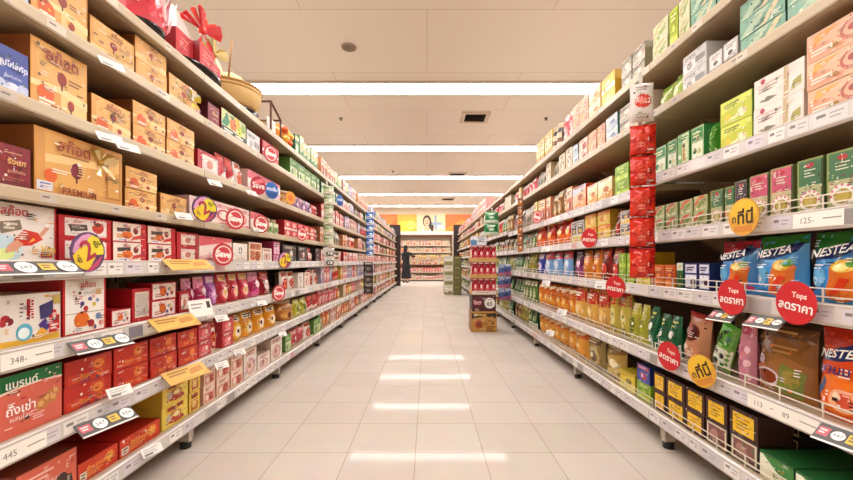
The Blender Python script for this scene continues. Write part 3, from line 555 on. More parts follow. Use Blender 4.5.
PF_ = FRONT * F
def along(side, x): return PF_ / ((CX - x) if side < 0 else (x - CX))
def place(side, row, x0, x1, h, n, key, d=None, rec=0., lean=0., gap=.003, roll=0., dz=0.):
    Dn = DES[key]; ya, yb = sorted((along(side, x0), along(side, x1)))
    if 3.7 < ya < 3.9: yb = min(yb, 3.868)
    if side > 0 and row > 3 and ya > 2.6: yb = min(yb, 2.861)
    if Dn['shape'] not in ('box', 'jar') and side > 0:
        ex = .014 + min(d or Dn['d'], .09) * .35
        ya, yb = [v * (1 + ex / FRONT * max(0, min(1, (1.72 - v) / .3))) for v in (ya, yb)]
    w = (yb - ya) - gap; y = (ya + yb) / 2
    o = make(Dn, w, h, d, seed=R.random()); d0 = d or Dn['d']
    for k in range(n):
        q = o if k == 0 else o.copy()
        if k: COL.objects.link(q)
        yw = 0 if Dn['shape'] == 'box' and n > 1 and k == 0 else R.uniform(-.008, .008)
        put(q, side, row, y, dz + k * (h + .0012), rec + (R.uniform(0, .006) if k == 0 else .003) + (0 if Dn['shape'] in ('box', 'jar') else .014), yw, lean)
        if roll: q.rotation_euler.y = roll; q.location.z += w / 2 * math.sin(abs(roll)) + .001
        if lean: q.location.z += min(d0, .09) * math.sin(abs(lean)) + .001
        name_it(q, Dn, side, row, y)
    return o
L, T_ = -1, 1
HERO_L = [
 # seventh shelf (counted from the floor)
 (6, 6, 30, .12, 1, 'soup'), (6, 31, 88.5, .165, 1, 'gold'), (6, 89.5, 134.5, .115, 1, 'goldp'), (6, 135.5, 167, .083, 2, 'goldp'), (6, 169, 197, .115, 1, 'goldp'), (6, 198, 207, .1, 1, 'purf'), (6, 209, 220.5, .115, 1, 'nest'),
 (6, 221.5, 246, .135, 1, 'fruitb'), (6, 247, 260, .12, 1, 'greyw'), (6, 263, 279, .13, 1, 'redw'), (6, 290.5, 298, .15, 1, 'greenb'), (6, 298.5, 305, .15, 1, 'greenb'), (6, 305.5, 311, .15, 1, 'greenb'), (6, 311.5, 316.5, .15, 1, 'greenb'), (6, 317, 321.5, .15, 1, 'greenb'),
 # sixth
 (5, -6, 30.5, .125, 1, 'soup'), (5, 32, 89, .195, 1, 'gold'), (5, 92.5, 132, .115, 1, 'gold'), (5, 133.5, 166, .083, 2, 'gold'), (5, 167.5, 195, .085, 2, 'gold'), (5, 198.5, 221.5, .105, 1, 'rfrm'), (5, 223, 231, .15, 1, 'rwp'), (5, 232, 239, .15, 1, 'rwp'), (5, 240, 246.5, .15, 1, 'whtp'),
 (5, 248, 281, .13, 1, 'pinkw'), (5, 285, 294.5, .12, 1, 'brjar'), (5, 297, 303, .13, 1, 'purf'), (5, 303.5, 309, .13, 1, 'purf'), (5, 309.5, 315, .13, 1, 'purf'), (5, 315.5, 320.5, .12, 1, 'pinkf'),
 # fifth
 (4, -5, 33, .115, 1, 'nest'), (4, 34.5, 123, .19, 1, 'prem'), (4, 126, 158, .078, 2, 'gold'), (4, 160.5, 187, .09, 1, 'goldp'), (4, 190, 211, .115, 1, 'save'), (4, 212, 235.5, .12, 1, 'save'), (4, 236.5, 250, .12, 1, 'save'), (4, 251, 262.5, .12, 1, 'pinkw'),
 (4, 264, 269, .11, 1, 'grbot'), (4, 270, 274.5, .11, 1, 'grbot'), (4, 275.5, 280, .11, 1, 'grbot'), (4, 284.5, 291, .13, 1, 'redw'), (4, 291.5, 297.5, .13, 1, 'redw'), (4, 298, 303.5, .13, 1, 'redw'), (4, 304, 309, .13, 1, 'redw'), (4, 309.5, 314.5, .13, 1, 'redw'), (4, 315, 321, .13, 1, 'pinkf'),
 # fourth
 (3, -2, 58, .155, 1, 'hero'), (3, 59.5, 112, .07, 2, 'rpan'), (3, 113.5, 147, .07, 2, 'rsid'), (3, 148.5, 176, .07, 2, 'rsid'), (3, 177.5, 198.5, .065, 2, 'rfrm'), (3, 200, 232, .125, 1, 'pinkw'), (3, 233.5, 248, .105, 1, 'loop'), (3, 249, 262, .12, 1, 'peachc'), (3, 263, 272.5, .09, 1, 'whitfancy'), (3, 274, 280.5, .145, 1, 'mag'),
 (3, 283, 297, .13, 1, 'black'), (3, 298, 307, .13, 1, 'black'), (3, 308, 315, .13, 1, 'redcan'), (3, 315.5, 321, .13, 1, 'black'),
 # third
 (2, -2, 62, .14, 1, 'berry'), (2, 64, 108, .178, 1, 'wber'), (2, 111.5, 131.5, .058, 1, 'wsml'), (2, 133, 151.5, .125, 1, 'wind'), (2, 152.2, 177, .07, 2, 'wsml'), (2, 179, 190, .095, 1, 'rfrm'),
 (2, 191, 201, .15, 1, 'magp'), (2, 202, 212, .155, 1, 'magp'), (2, 213, 223, .16, 1, 'purp'), (2, 224, 233.5, .165, 1, 'redp'), (2, 234.5, 243.5, .165, 1, 'redp'), (2, 244.5, 254, .165, 1, 'redp'), (2, 255, 264.5, .16, 1, 'magp'), (2, 265.5, 274, .16, 1, 'redcan'), (2, 284.5, 291, .15, 1, 'whtp'), (2, 291.5, 298, .15, 1, 'whtp'), (2, 298.5, 304, .13, 1, 'loop'), (2, 304.5, 310, .13, 1, 'whitfancy'), (2, 310.5, 316, .15, 1, 'whtp'), (2, 316.5, 321.5, .15, 1, 'whtp'),
 # second
 (1, -2, 63, .165, 1, 'brand'), (1, 65, 113, .078, 2, 'redb'), (1, 114.2, 149, .078, 2, 'redb'), (1, 150.2, 177, .078, 2, 'redb'), (1, 178, 198, .075, 2, 'redb'), (1, 199, 212, .08, 2, 'pinkred'), (1, 213, 222, .16, 1, 'whtp'), (1, 223, 234, .08, 2, 'pinkred'), (1, 236, 246.5, .155, 1, 'orap'), (1, 247.5, 258, .155, 1, 'orap'), (1, 259, 269.5, .155, 1, 'orap'), (1, 270.5, 280, .15, 1, 'orap'),
 (1, 286, 296.5, .16, 1, 'brjar'), (1, 298, 304, .14, 1, 'ygj'), (1, 304.5, 310, .14, 1, 'ygj'), (1, 310.5, 316, .15, 1, 'rwp'), (1, 316.5, 321.5, .15, 1, 'rwp'),
 # bottom
 (0, 16, 77, .132, 1, 'brlow'), (0, 79, 119.5, .066, 1, 'orab'), (0, 120.2, 161, .066, 1, 'orab'), (0, 162.7, 189, .095, 2, 'yelb'), (0, 190, 201, .095, 2, 'yelr'), (0, 204.5, 216, .09, 2, 'peachfancy'), (0, 217, 230, .09, 2, 'peachfancy'), (0, 231, 243, .09, 2, 'peachfancy'), (0, 244.5, 257, .17, 1, 'whitfancy'), (0, 258, 270, .09, 1, 'whitfancy'), (0, 271, 282, .16, 1, 'whitfancy'),
 (0, 286, 292, .13, 1, 'greenb'), (0, 292.5, 300, .14, 1, 'pinkf'), (0, 300.5, 307, .14, 1, 'pinkf'), (0, 307.5, 314, .14, 1, 'whtp'), (0, 314.5, 321, .14, 1, 'greenb'),
]
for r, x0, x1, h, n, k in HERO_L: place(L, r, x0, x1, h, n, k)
o = place(L, 2, 113, 128, .16, 1, 'dred', .16, rec=.13); o['label'] = 'plain dark red carton set back behind the small white berry carton'

HERO_R = [
 (0, 653, 664.5, .088, 2, 'dlab'), (0, 665.5, 684, .088, 2, 'dlab'), (0, 685.2, 704, .088, 2, 'dlab'), (0, 705.2, 727, .088, 1, 'dphoto'), (0, 728.5, 757, .088, 1, 'dphoto'), (0, 758.5, 793, .085, 1, 'glow'), (0, 795, 870, .085, 1, 'glow'),
 (1, 653, 661, .180, 1, 'gwj'), (1, 662, 672.5, .180, 1, 'gwj'),  (1, 758, 815, .222, 1, 'brgo'), (1, 819, 880, .245, 1, 'nesm'),
 (2, 653, 663.5, .1, 1, 'orsm'), (2, 664.5, 675, .1, 1, 'orsm'), (2, 676, 682.5, .11, 1, 'gnsm'), (2, 683.5, 697, .11, 1, 'blsm'), (2, 698, 709.5, .11, 1, 'blsm'), (2, 720, 757, .19, 1, 'nesr'), (2, 757.5, 807, .2, 1, 'nesg'), (2, 810.5, 875, .2, 1, 'nesg'),
 (3, 653.5, 664, .06, 2, 'teas'), (3, 665, 677, .06, 2, 'teas'), (3, 679, 692, .06, 2, 'teas'), (3, 693, 707, .062, 2, 'teas'), (3, 709, 722, .132, 1, 'teag'), (3, 723.2, 733.5, .132, 1, 'teag'), (3, 735, 747, .142, 1, 'teak'), (3, 748.5, 768.5, .148, 1, 'teap'), (3, 770, 793.5, .152, 1, 'teap'), (3, 796, 823, .155, 1, 'teag'), (3, 825.5, 860, .155, 1, 'teag'),
 (4, 653, 665.5, .13, 1, 'gwh'), (4, 666.5, 676, .135, 1, 'gwh'), (4, 677, 689, .14, 1, 'gfig'), (4, 690, 703, .14, 1, 'gwh'), (4, 709.5, 718.5, .14, 1, 'gbag'), (4, 719.5, 751.5, .088, 2, 'lime'), (4, 753, 804, .095, 2, 'pkw'), (4, 805.5, 872, .078, 3, 'peach'),
 (5, 653, 665.5, .12, 1, 'limb'), (5, 667, 680, .13, 1, 'limb'), (5, 682, 706, .078, 2, 'gry'), (5, 708, 721.5, .085, 1, 'grs'), (5, 722.5, 737, .09, 1, 'grs'), (5, 739, 784.5, .06, 3, 'gstk'), (5, 786, 862, .06, 3, 'gstk'),
 (6, 652.5, 667.5, .09, 2, 'cream'), (6, 668.5, 677, .18, 1, 'limt'), (6, 678, 689, .088, 2, 'cream'), (6, 690, 715, .07, 2, 'gstk'), (6, 716, 744, .07, 2, 'gstk'), (6, 746, 800, .07, 2, 'gstk'),
 # second bay
 (6, 621, 631, .083, 2, 'grw'), (6, 632, 644.5, .083, 2, 'grw'), (6, 601, 614.5, .09, 2, 'yelt'), (6, 588.5, 600, .095, 2, 'crm'), (6, 570.5, 578.5, .1, 2, 'peach'), (6, 579, 587.5, .1, 2, 'peach'),
 (5, 571, 577.5, .075, 2, 'tealw'), (5, 578.5, 587, .075, 2, 'peachfancy'), (5, 588, 596, .075, 2, 'peach'), (5, 597, 604.5, .075, 2, 'peach'), (5, 605.5, 617, .078, 2, 'tealw'), (5, 619, 632, .075, 2, 'grw'), (5, 633, 646, .075, 2, 'whitfancy'),
 (4, 571, 585.5, .17, 1, 'orct'), (4, 587, 597, .135, 1, 'crm'), (4, 598, 612, .135, 1, 'crm'), (4, 614.5, 628, .085, 2, 'limb2'), (4, 629.5, 646, .14, 1, 'gwh'),
 (3, 571, 576.5, .155, 1, 'case'), (3, 577, 583.5, .155, 1, 'case'), (3, 584.5, 596, .088, 2, 'yorb'), (3, 597, 609.5, .088, 2, 'yorb'), (3, 611, 618, .160, 1, 'rbpk'), (3, 620, 631, .07, 2, 'case'), (3, 633, 648, .07, 2, 'dphoto'),
 (2, 571, 578, .191, 1, 'pupk'), (2, 579.5, 586.5, .191, 1, 'orpk'), (2, 588, 595.5, .191, 1, 'orpk'), (2, 597, 606, .194, 1, 'rbpk'), (2, 607.5, 617, .194, 1, 'rbpk'), (2, 618.5, 625.5, .08, 2, 'limb2'), (2, 626.5, 634, .08, 2, 'limb2'), (2, 635.5, 642, .08, 2, 'yelc'), (2, 643, 650, .08, 2, 'yelc'),
 (1, 571, 581, .252, 1, 'taro'), (1, 582.5, 592.5, .252, 1, 'taro'), (1, 594, 604, .252, 1, 'taro'), (1, 605.5, 613, .246, 1, 'ymix'), (1, 614.5, 623, .246, 1, 'ymix'), (1, 624.5, 632.5, .204, 1, 'ygj'), (1, 634, 641, .204, 1, 'ygj'), (1, 642, 649.5, .204, 1, 'gwj'),
 (0, 571, 582, .209, 1, 'yobg'), (0, 583.5, 598, .207, 1, 'khak'), (0, 600, 618, .192, 1, 'kgol'), (0, 619.5, 634, .1, 1, 'yelc'), (0, 636, 650, .088, 1, 'limb2'),
 # third bay
 (3, 533, 541, .202, 1, 'rorp'), (3, 542, 550.5, .202, 1, 'rorp'), (3, 552, 560, .202, 1, 'rorp'), (3, 561, 568, .202, 1, 'rorp'),
 (2, 534.5, 540.5, .197, 1, 'blup'), (2, 541, 549, .197, 1, 'lblp'), (2, 550, 558, .197, 1, 'lblp'), (2, 559, 567.5, .197, 1, 'lblp'),


]
for r, x0, x1, h, n, k in HERO_R: place(T_, r, x0, x1, h, n, k)
for x0, x1, rc, k, tx in ((735, 752, .16, 'dphoto', 'dark carton with cream frame set back behind the yellow-labelled boxes'), (772, 797, .29, 'dlab', 'dark yellow-labelled carton set back behind the low green cartons')):
    for q in range(2): o = place(T_, 0, x0, x1, .1, 1, k, .1, rec=rc, dz=q * .1015); o['label'] = ('lower ', 'upper ')[q] + tx
place(T_, 0, 705.2, 727, .09, 1, 'dlab', dz=.0895); place(T_, 0, 728.5, 757, .095, 1, 'dlab', dz=.0895)
place(T_, 1, 677, 704, .205, 1, 'brwn', roll=.1); place(T_, 1, 708, 727, .19, 1, 'gblk', roll=.3); place(T_, 1, 739, 754.5, .215, 1, 'pkfl')
for r, k, h in ((1, 'orbg', .225), (0, 'yobg', .2)):
    for i in range(6):
        q = make(DES[k], .128, h, .07, seed=i + r * 7); y = 2.965 + i * .158
        put(q, T_, r, y, 0, .03 + R.uniform(0, .012), R.uniform(.2, .34)); name_it(q, DES[k], T_, r, y)
o = place(T_, 0, 636.5, 649.5, .088, 1, 'blub'); o.location.z += .09
o['label'] = 'blue cube carton with red mark standing on a lime green cube'

# ------------------------------------------------------------------ the further bays: runs of identical facings
LIB = {}
def lib(key, dkey, w, h, **over):
    LIB[key] = (dict(DES[dkey], **over), w, h, [None])
def G2(key, name, cat, look, shape, base, c2, c3, c4, st, w, h, d=.14, side=None):
    LIB[key] = (dict(name=name, cat=cat, look=look, shape=shape, base=base, art=generic(c2, c3, c4, st), side=side or base, d=d if shape == 'box' else .065, fin=None, kw={}), w, h, [None])
G2('pk1', 'sweets_bag', 'bag', 'pink sweets bag', Q_, 'd85c64', 'eca0a0', 'f4dcd4', 'b02c40', 4, .125, .16)
G2('pk2', 'sweets_bag', 'bag', 'crimson and white sweets bag', Q_, 'c43c4c', 'f0e0d8', 'e8787c', '7c1424', 0, .115, .165)
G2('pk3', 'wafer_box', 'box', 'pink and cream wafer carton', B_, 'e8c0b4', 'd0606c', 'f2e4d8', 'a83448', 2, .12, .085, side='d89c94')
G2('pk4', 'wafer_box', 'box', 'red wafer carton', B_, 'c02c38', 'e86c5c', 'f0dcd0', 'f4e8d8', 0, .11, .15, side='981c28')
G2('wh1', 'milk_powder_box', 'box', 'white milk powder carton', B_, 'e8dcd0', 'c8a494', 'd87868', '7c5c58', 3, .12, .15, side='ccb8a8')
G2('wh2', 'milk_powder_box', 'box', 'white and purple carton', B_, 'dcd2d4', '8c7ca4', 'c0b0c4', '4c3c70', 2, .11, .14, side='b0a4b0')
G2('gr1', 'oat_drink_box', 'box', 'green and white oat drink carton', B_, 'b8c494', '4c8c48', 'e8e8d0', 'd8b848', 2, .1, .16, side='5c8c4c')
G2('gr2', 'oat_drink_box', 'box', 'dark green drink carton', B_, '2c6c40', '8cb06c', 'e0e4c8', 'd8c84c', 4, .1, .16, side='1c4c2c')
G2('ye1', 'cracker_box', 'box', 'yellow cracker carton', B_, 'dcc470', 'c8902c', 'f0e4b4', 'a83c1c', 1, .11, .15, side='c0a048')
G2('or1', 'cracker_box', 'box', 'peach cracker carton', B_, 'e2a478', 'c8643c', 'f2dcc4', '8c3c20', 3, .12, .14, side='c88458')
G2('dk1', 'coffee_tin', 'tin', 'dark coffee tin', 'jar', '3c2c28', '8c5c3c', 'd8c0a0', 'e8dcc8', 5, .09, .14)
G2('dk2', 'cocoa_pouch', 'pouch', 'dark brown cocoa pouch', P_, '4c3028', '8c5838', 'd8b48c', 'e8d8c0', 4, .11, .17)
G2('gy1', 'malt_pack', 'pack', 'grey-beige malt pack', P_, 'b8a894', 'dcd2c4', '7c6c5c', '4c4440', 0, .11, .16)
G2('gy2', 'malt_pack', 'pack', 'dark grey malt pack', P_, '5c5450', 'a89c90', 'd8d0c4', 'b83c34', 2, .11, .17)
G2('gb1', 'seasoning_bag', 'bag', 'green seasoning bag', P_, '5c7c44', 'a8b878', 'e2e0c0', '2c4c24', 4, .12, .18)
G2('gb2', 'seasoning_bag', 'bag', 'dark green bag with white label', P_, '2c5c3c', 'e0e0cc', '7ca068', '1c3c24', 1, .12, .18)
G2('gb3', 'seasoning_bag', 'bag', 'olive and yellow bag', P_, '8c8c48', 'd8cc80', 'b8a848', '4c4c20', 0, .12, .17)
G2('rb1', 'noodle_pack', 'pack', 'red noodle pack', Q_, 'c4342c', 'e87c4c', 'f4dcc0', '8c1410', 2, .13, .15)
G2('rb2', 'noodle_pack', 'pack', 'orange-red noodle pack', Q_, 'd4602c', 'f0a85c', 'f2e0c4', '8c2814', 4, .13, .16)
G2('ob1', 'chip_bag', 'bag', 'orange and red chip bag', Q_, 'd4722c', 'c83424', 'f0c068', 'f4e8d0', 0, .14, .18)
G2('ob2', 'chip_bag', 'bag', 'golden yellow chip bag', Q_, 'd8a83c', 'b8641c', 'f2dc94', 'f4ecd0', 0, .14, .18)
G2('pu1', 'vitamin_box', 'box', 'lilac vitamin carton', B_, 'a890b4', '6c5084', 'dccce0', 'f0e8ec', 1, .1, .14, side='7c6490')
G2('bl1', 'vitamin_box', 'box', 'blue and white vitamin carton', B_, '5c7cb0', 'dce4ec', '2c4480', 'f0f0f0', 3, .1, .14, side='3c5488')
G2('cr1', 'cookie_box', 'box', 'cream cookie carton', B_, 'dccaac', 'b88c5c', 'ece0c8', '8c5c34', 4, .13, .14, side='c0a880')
G2('br1', 'nut_pack', 'pack', 'brown nut pack', Q_, '8c6038', 'c89c64', 'e2cca0', '4c2c18', 4, .12, .16)
def lib_obj(key):
    Dn, w, h, c = LIB[key]
    if c[0] is None: c[0] = make(Dn, w, h, None, seed=hash(key) % 97 if False else len(key) * 3 + w * 100); return c[0], True
    q = c[0].copy(); COL.objects.link(q); return q, False
TH = {-1: [['pk3', 'wh1', 'pk1', 'or1', 'ob1', 'gb1', 'rb2'], ['pk2', 'wh1', 'rb2', 'gb3', 'cr1', 'ob2', 'pk1'], ['wh1', 'pk4', 'wh2', 'ye1', 'rb1', 'pk3', 'cr1'], ['dk1', 'gy2', 'wh1', 'br1', 'gb3', 'gy1', 'pk4'],
             ['pk1', 'pk2', 'rb1', 'gy1', 'pk3', 'or1'], ['pk2', 'pk1', 'gy1', 'wh2', 'pk4', 'wh1'], ['gr1', 'gr2', 'gy1', 'wh2', 'pk3', 'wh1', 'pu1'], ['gr1', 'wh2', 'or1', 'pu1', 'bl1', 'pk3', 'pk1']],
      1: [['gb2', 'gb1', 'br1', 'gb3', 'gb2'], ['gb2', 'gb1', 'gb2', 'rb1', 'gb3'], ['gb3', 'gb1', 'gb2', 'bl1', 'gy2'], ['gb2', 'gy2', 'rb1', 'gb1', 'dk2'], ['ye1', 'rb1', 'gy1', 'pk2', 'gb1', 'br1'], ['gy1', 'wh1', 'pk1', 'gy2', 'pk2', 'cr1'], ['pk1', 'pk3', 'wh2', 'pk2', 'or1']]}
SPEC = {(1, 6, 2): ['dk1', 'dk1', 'ye1', 'pk1'], (1, 5, 2): ['gy1', 'gy1', 'cr1', 'gy2'], (1, 4, 2): ['br1', 'ob2', 'ye1', 'or1'], (1, 6, 3): [], (1, 6, 4): [], (1, 6, 5): [], (1, 5, 3): ['pk1', 'pk2', 'gy1', 'ye1'], (1, 4, 3): ['gy2', 'rb1', 'gy1'], (1, 3, 3): ['gb2', 'gy2', 'gb1'],
        (-1, 7, 1): ['gr1'], (-1, 7, 2): ['gr1', 'gr1', 'gr2'], (-1, 6, 2): None, (-1, 6, 3): ['gr2', 'ye1', 'gr1', 'bl1'], (-1, 7, 3): ['gy1', 'gr1', 'or1', 'or1']}
GAPS = {-1: [.2, .19, .19, .15, .19, .19, .165, .2], 1: [.22, .25, .2, .185, .24, .19, .3]}
HEROBAYS = {(-1, r): 3 if r < 7 else 1 for r in range(8)}
HEROBAYS.update({(1, r): 3 if r < 4 else 2 for r in range(7)})
NO_GO = {(-1, 7): (0.0, 3.17)}
for side in (-1, 1):
    for row in range(len(ROWS[side])):
        for b in range(HEROBAYS[(side, row)], NB):
            th = SPEC.get((side, row, b)) if (side, row, b) in SPEC else TH[side][row]
            if not th: continue
            y = Y0 + BAY * b + .022; end = Y0 + BAY * (b + 1) - .012
            if (side, row) in NO_GO: y = max(y, NO_GO[(side, row)][1])
            while True:
                key = R.choice(th); Dn, w, h, c = LIB[key]
                if h > GAPS[side][row]: key = 'pk3' if side < 0 else 'wh2'; Dn, w, h, c = LIB[key]
                run = R.choice((1, 2, 2, 3)); stop = False
                for _ in range(run):
                    if y + w > end: stop = True; break
                    n = 2 if (Dn['shape'] == 'box' and 2 * h + .004 < GAPS[side][row] and b < 8) else 1
                    sz = min(1.5, GAPS[side][row] * R.uniform(.84, .99) / (n * (h + .002)))
                    for k in range(n):
                        q, new = lib_obj(key); q.scale = (1, 1, sz)
                        put(q, side, row, y + w / 2, k * (h * sz + .0012), (R.uniform(0, .012) if k == 0 else .004) + (0 if Dn['shape'] in ('box', 'jar') else .014), R.uniform(-.012, .012))
                        name_it(q, Dn, side, row, y + w / 2, LV[n][k])
                    step(side, row, y + w / 2)
                    y += w + R.uniform(.004, .012)
                if stop: break

label_products()
# ------------------------------------------------------------------ gift hampers on the top shelf
def hamper(x0, x1):
    ya, yb = along(L, x0) * 1.05, along(L, x1) * 1.05; return ya, yb, (ya + yb) / 2, yb - ya
ZT = HL[7] + .001
def bow(g, c, s, m, m2, seed=0):
    c = Vector(c); rr = random.Random(seed)
    g.lathe([(0, c.z - s * .22), (s * .2, c.z - s * .12), (s * .2, c.z + s * .12), (0, c.z + s * .22)], m2, 10, cx=c.x, cy=c.y)
    for a in range(9):
        t = a * PI / 4.5 + .3; dirv = Vector((math.cos(t), .35 * math.sin(t * 2), .55 + .5 * math.sin(t))).normalized(); sd = dirv.cross(Vector((0, 1, .2))).normalized()
        pts = [c + dirv * (s * k) + sd * (w_ * s) + Vector((0, 0, lift * s)) for k, w_, lift in ((0, 0, 0), (.5, .2, .18), (1, .28, .2), (1.1, 0, .05), (1, -.28, -.02), (.5, -.2, 0))]
        g.mesh(pts, [(0, 1, 2, 3), (0, 3, 4, 5)], m if a % 2 else m2)
        g.mesh([p + Vector((0, .003, .006)) for p in pts], [(3, 2, 1, 0), (5, 4, 3, 0)], m2)
    for sx in (-1, 1):
        g.mesh([c, c + Vector((sx * s * .5, -.02, -s * .6)), c + Vector((sx * s * .9, -.02, -s * 1.1)), c + Vector((sx * s * .6, -.025, -s * 1.2)), c + Vector((sx * s * .2, -.01, -s * .6))], [(0, 1, 2, 3, 4)], m)
def mound(g, w, d, z0, h, m, seed, n=22, k=9, pw=.6, cy=None):
    rr = random.Random(seed); cy = d / 2 if cy is None else cy
    vs = []; 
    for j in range(k + 1):
        t = j / k; rad = (1 - t ** 2.2) ** pw if t < 1 else .02
        for i in range(n):
            a = 2 * PI * i / n; q = rad * (1 + rr.uniform(-.09, .09))
            vs.append((w / 2 * q * math.cos(a), cy + d / 2 * q * math.sin(a), z0 + h * t + rr.uniform(-.008, .008) * (t > 0)))
    g.mesh(vs, [(j * n + i, j * n + (i + 1) % n, (j + 1) * n + (i + 1) % n, (j + 1) * n + i) for j in range(k) for i in range(n)], m)
def tray(w, d, h, m):
    g = Geo(); g.lathe([(0, 0), (w * .36, 0), (w * .5, h), (w * .515, h), (w * .5, h * .85), (w * .37, .008), (0, .008)], m, 28, sx=1, sy=d / w, cy=d / 2); return g
def gift(name, label, x0, x1):
    ya, yb, yc, w = hamper(x0, x1); o = empty(name, (L * (LIP + .01), yc, ZT), PI / 2); tag(o, label, 'gift basket', 'gift hampers on the top shelf'); return o, w
mk = lambda h, f='gloss': mat(h, f)
o, w = gift('gift_hamper', 'pink-red wrapped gift hamper on a black tray, on the top gift-box shelf', 118, 165)
w = .235
tray(w, .3, .05, mk('1e1614')).build('tray', o)
g = Geo(); mound(g, w * .92, .28, .052, .27, mk('cf4a54'), 3, pw=.5); g.build('wrapping', o)
g = Geo()
for i in range(7):
    a = -.12 + i * .04; g.poly([(a, -.003 + abs(a) * .5, .09 + .02 * (i % 3)), (a + .03, .0 + abs(a) * .5, .12), (a + .02, .02, .24), (a - .01, .018, .2)], mk(('e88c90', 'f0b4b0', 'a82c3c')[i % 3]))
g.build('wrap_glints', o)  # pale slivers paint the glints of the cellophane, dark ones its folds
o, w = gift('gift_hamper', 'red gift hamper with big red bow on a black oval tray', 166, 226)
w = .43
tray(w, .3, .06, mk('1e1614')).build('tray', o)
for i, (x, wd, h) in enumerate(((-.125, .13, .12), (.005, .125, .13), (.13, .115, .11))):
    g = carton(wd, h, .1, 'c42c30', lambda A: A.R(.05, .08, .95, .92, 'd0383a').bars(.2, .7, .5, 3, 'e88078', .16, .07).R(.7, .1, .9, .9, 'b8202a'), '981820'); b = g.build('gift_carton', o); b.location = (x, .03 + abs(x) * .25, .058)
g = Geo(); mound(g, w * .78, .14, .06, .34, mk('ecd4cc'), 8, pw=.75, cy=.2); g.build('clear_wrap', o)
g = Geo(); bow(g, (.1, .11, .33), .1, mk('c8242c'), mk('e0483c'), 2); g.build('bow', o)
g = Geo(); g.tube([(-.12 + .24 * t, .2, .12 + .27 * math.sin(PI * t)) for t in (i / 10 for i in range(11))], .007, mk('7c5028', 'straw')); g.build('handle', o)
g = Geo(); bow(g, (.19, .1, .25), .075, mk('d8c48c', 'foil'), mk('b89848', 'foil'), 5); g.build('gold_flower', o)
o, w = gift('straw_basket', 'round beige straw basket with black base beside the red-bow hamper', 226, 263)
w = .38
g = Geo(); g.lathe([(0, 0), (w * .34, 0), (w * .42, .05), (0, .05)], mk('1e1614'), 24, cy=.16); g.build('base', o)
g = Geo(); g.lathe([(w * .36, .052), (w * .46, .1), (w * .5, .19), (w * .48, .195), (w * .44, .15), (0, .13)], mk('d2b078', 'straw'), 26, cy=.17)
for i in range(6): g.lathe([(w * (.40 + .02 * i), .065 + i * .023), (w * (.415 + .02 * i), .072 + i * .023), (w * (.41 + .02 * i), .08 + i * .023)], mk('b88e54', 'straw'), 26, cy=.17)
g.build('bowl', o)
g = Geo(); mound(g, w * .84, .27, .16, .13, mk('e0c894', 'straw'), 5, cy=.17); g.build('straw_filling', o)
g = Geo(); g.tube([(-.16 + .05 * t, .1, .15 + .3 * t) for t in (0, .5, 1)], .006, mk('a07848', 'straw')); g.build('handle', o)
o, w = gift('framed_gift_tray', 'dark wooden framed gift tray with white card, past the straw basket', 264, 275)
g = Geo()
for a, b in (((-.09, .02, .0), (-.09, .02, .24)), ((.09, .02, 0), (.09, .02, .17)), ((-.09, .02, .235), (.09, .02, .165)), ((-.09, .02, .008), (.09, .02, .008)), ((-.09, .2, .0), (-.09, .2, .24)), ((.09, .2, 0), (.09, .2, .17)), ((-.09, .02, .235), (-.09, .2, .235)), ((.09, .02, .165), (.09, .2, .165)), ((-.09, .02, .008), (-.09, .2, .008)), ((.09, .02, .008), (.09, .2, .008))): g.cyl(a, b, .008, mk('6c4028', 'matte'), 8)
g.build('frame', o)
g = Geo(); g.box(-.07, .07, .05, .06, .05, .14, mk('efe8e0', 'card')); Art(g, .14, .09, lambda x, z, q: (x, .05 - q, z + .05)).bars(.2, .7, .6, 3, 'c8b8a8', .2, .08); g.build('card', o)
g = Geo(); g.box(-.08, .08, .07, .18, .001, .1, mk('c8a878', 'straw')); g.build('gift_contents', o)
o, w = gift('fruit_gift', 'round orange fruit gift in a net on the top gift-box shelf', 276, 288)
g = Geo(); g.lathe([(.03, .0), (.08, .02), (.105, .08), (.095, .14), (.05, .18), (0, .19)], mk('d8862c'), 18, cy=.11); g.build('net', o)
g = Geo()
for i, (x, z) in enumerate(((-.05, .06), (.03, .05), (-.01, .11), (.06, .11), (-.06, .13))): g.lathe([(0, z - .03), (.022, z - .02), (.031, z), (.022, z + .02), (0, z + .03)], mk(('e8a83c', 'd8641c', 'f0c860')[i % 3]), 10, cy=.022, cx=x)
g.build('fruit', o)
# bow on the premium carton, flowers on the seventh shelf carton
def bow_part(host, x, z, s, c1, c2):
    g = Geo(); bow(g, (x, -.006, z), s, mk(c1, 'foil'), mk(c2, 'foil'), 4); b = g.build('ribbon_bow', host)
for ob in list(COL.objects):
    if ob.name.startswith('premium_gift_box'): bow_part(ob, .055, .135, .042, 'e8d0a0', 'c8a050')
    if ob.get('label', '').startswith('plain gold carton with red tree, fourth along seventh'): pass
for ob in list(COL.objects):
    if ob.name.startswith('gift_box') and abs(ob.location.z - HL[6]) < .01 and abs(ob.location.y - (along(L, 169) + along(L, 197)) / 2) < .03:
        bow_part(ob, .05, .06, .04, 'd8c050', 'e8e0d8'); ob['label'] = 'gold carton with a yellow and white ribbon bow, on the seventh gift-box shelf'

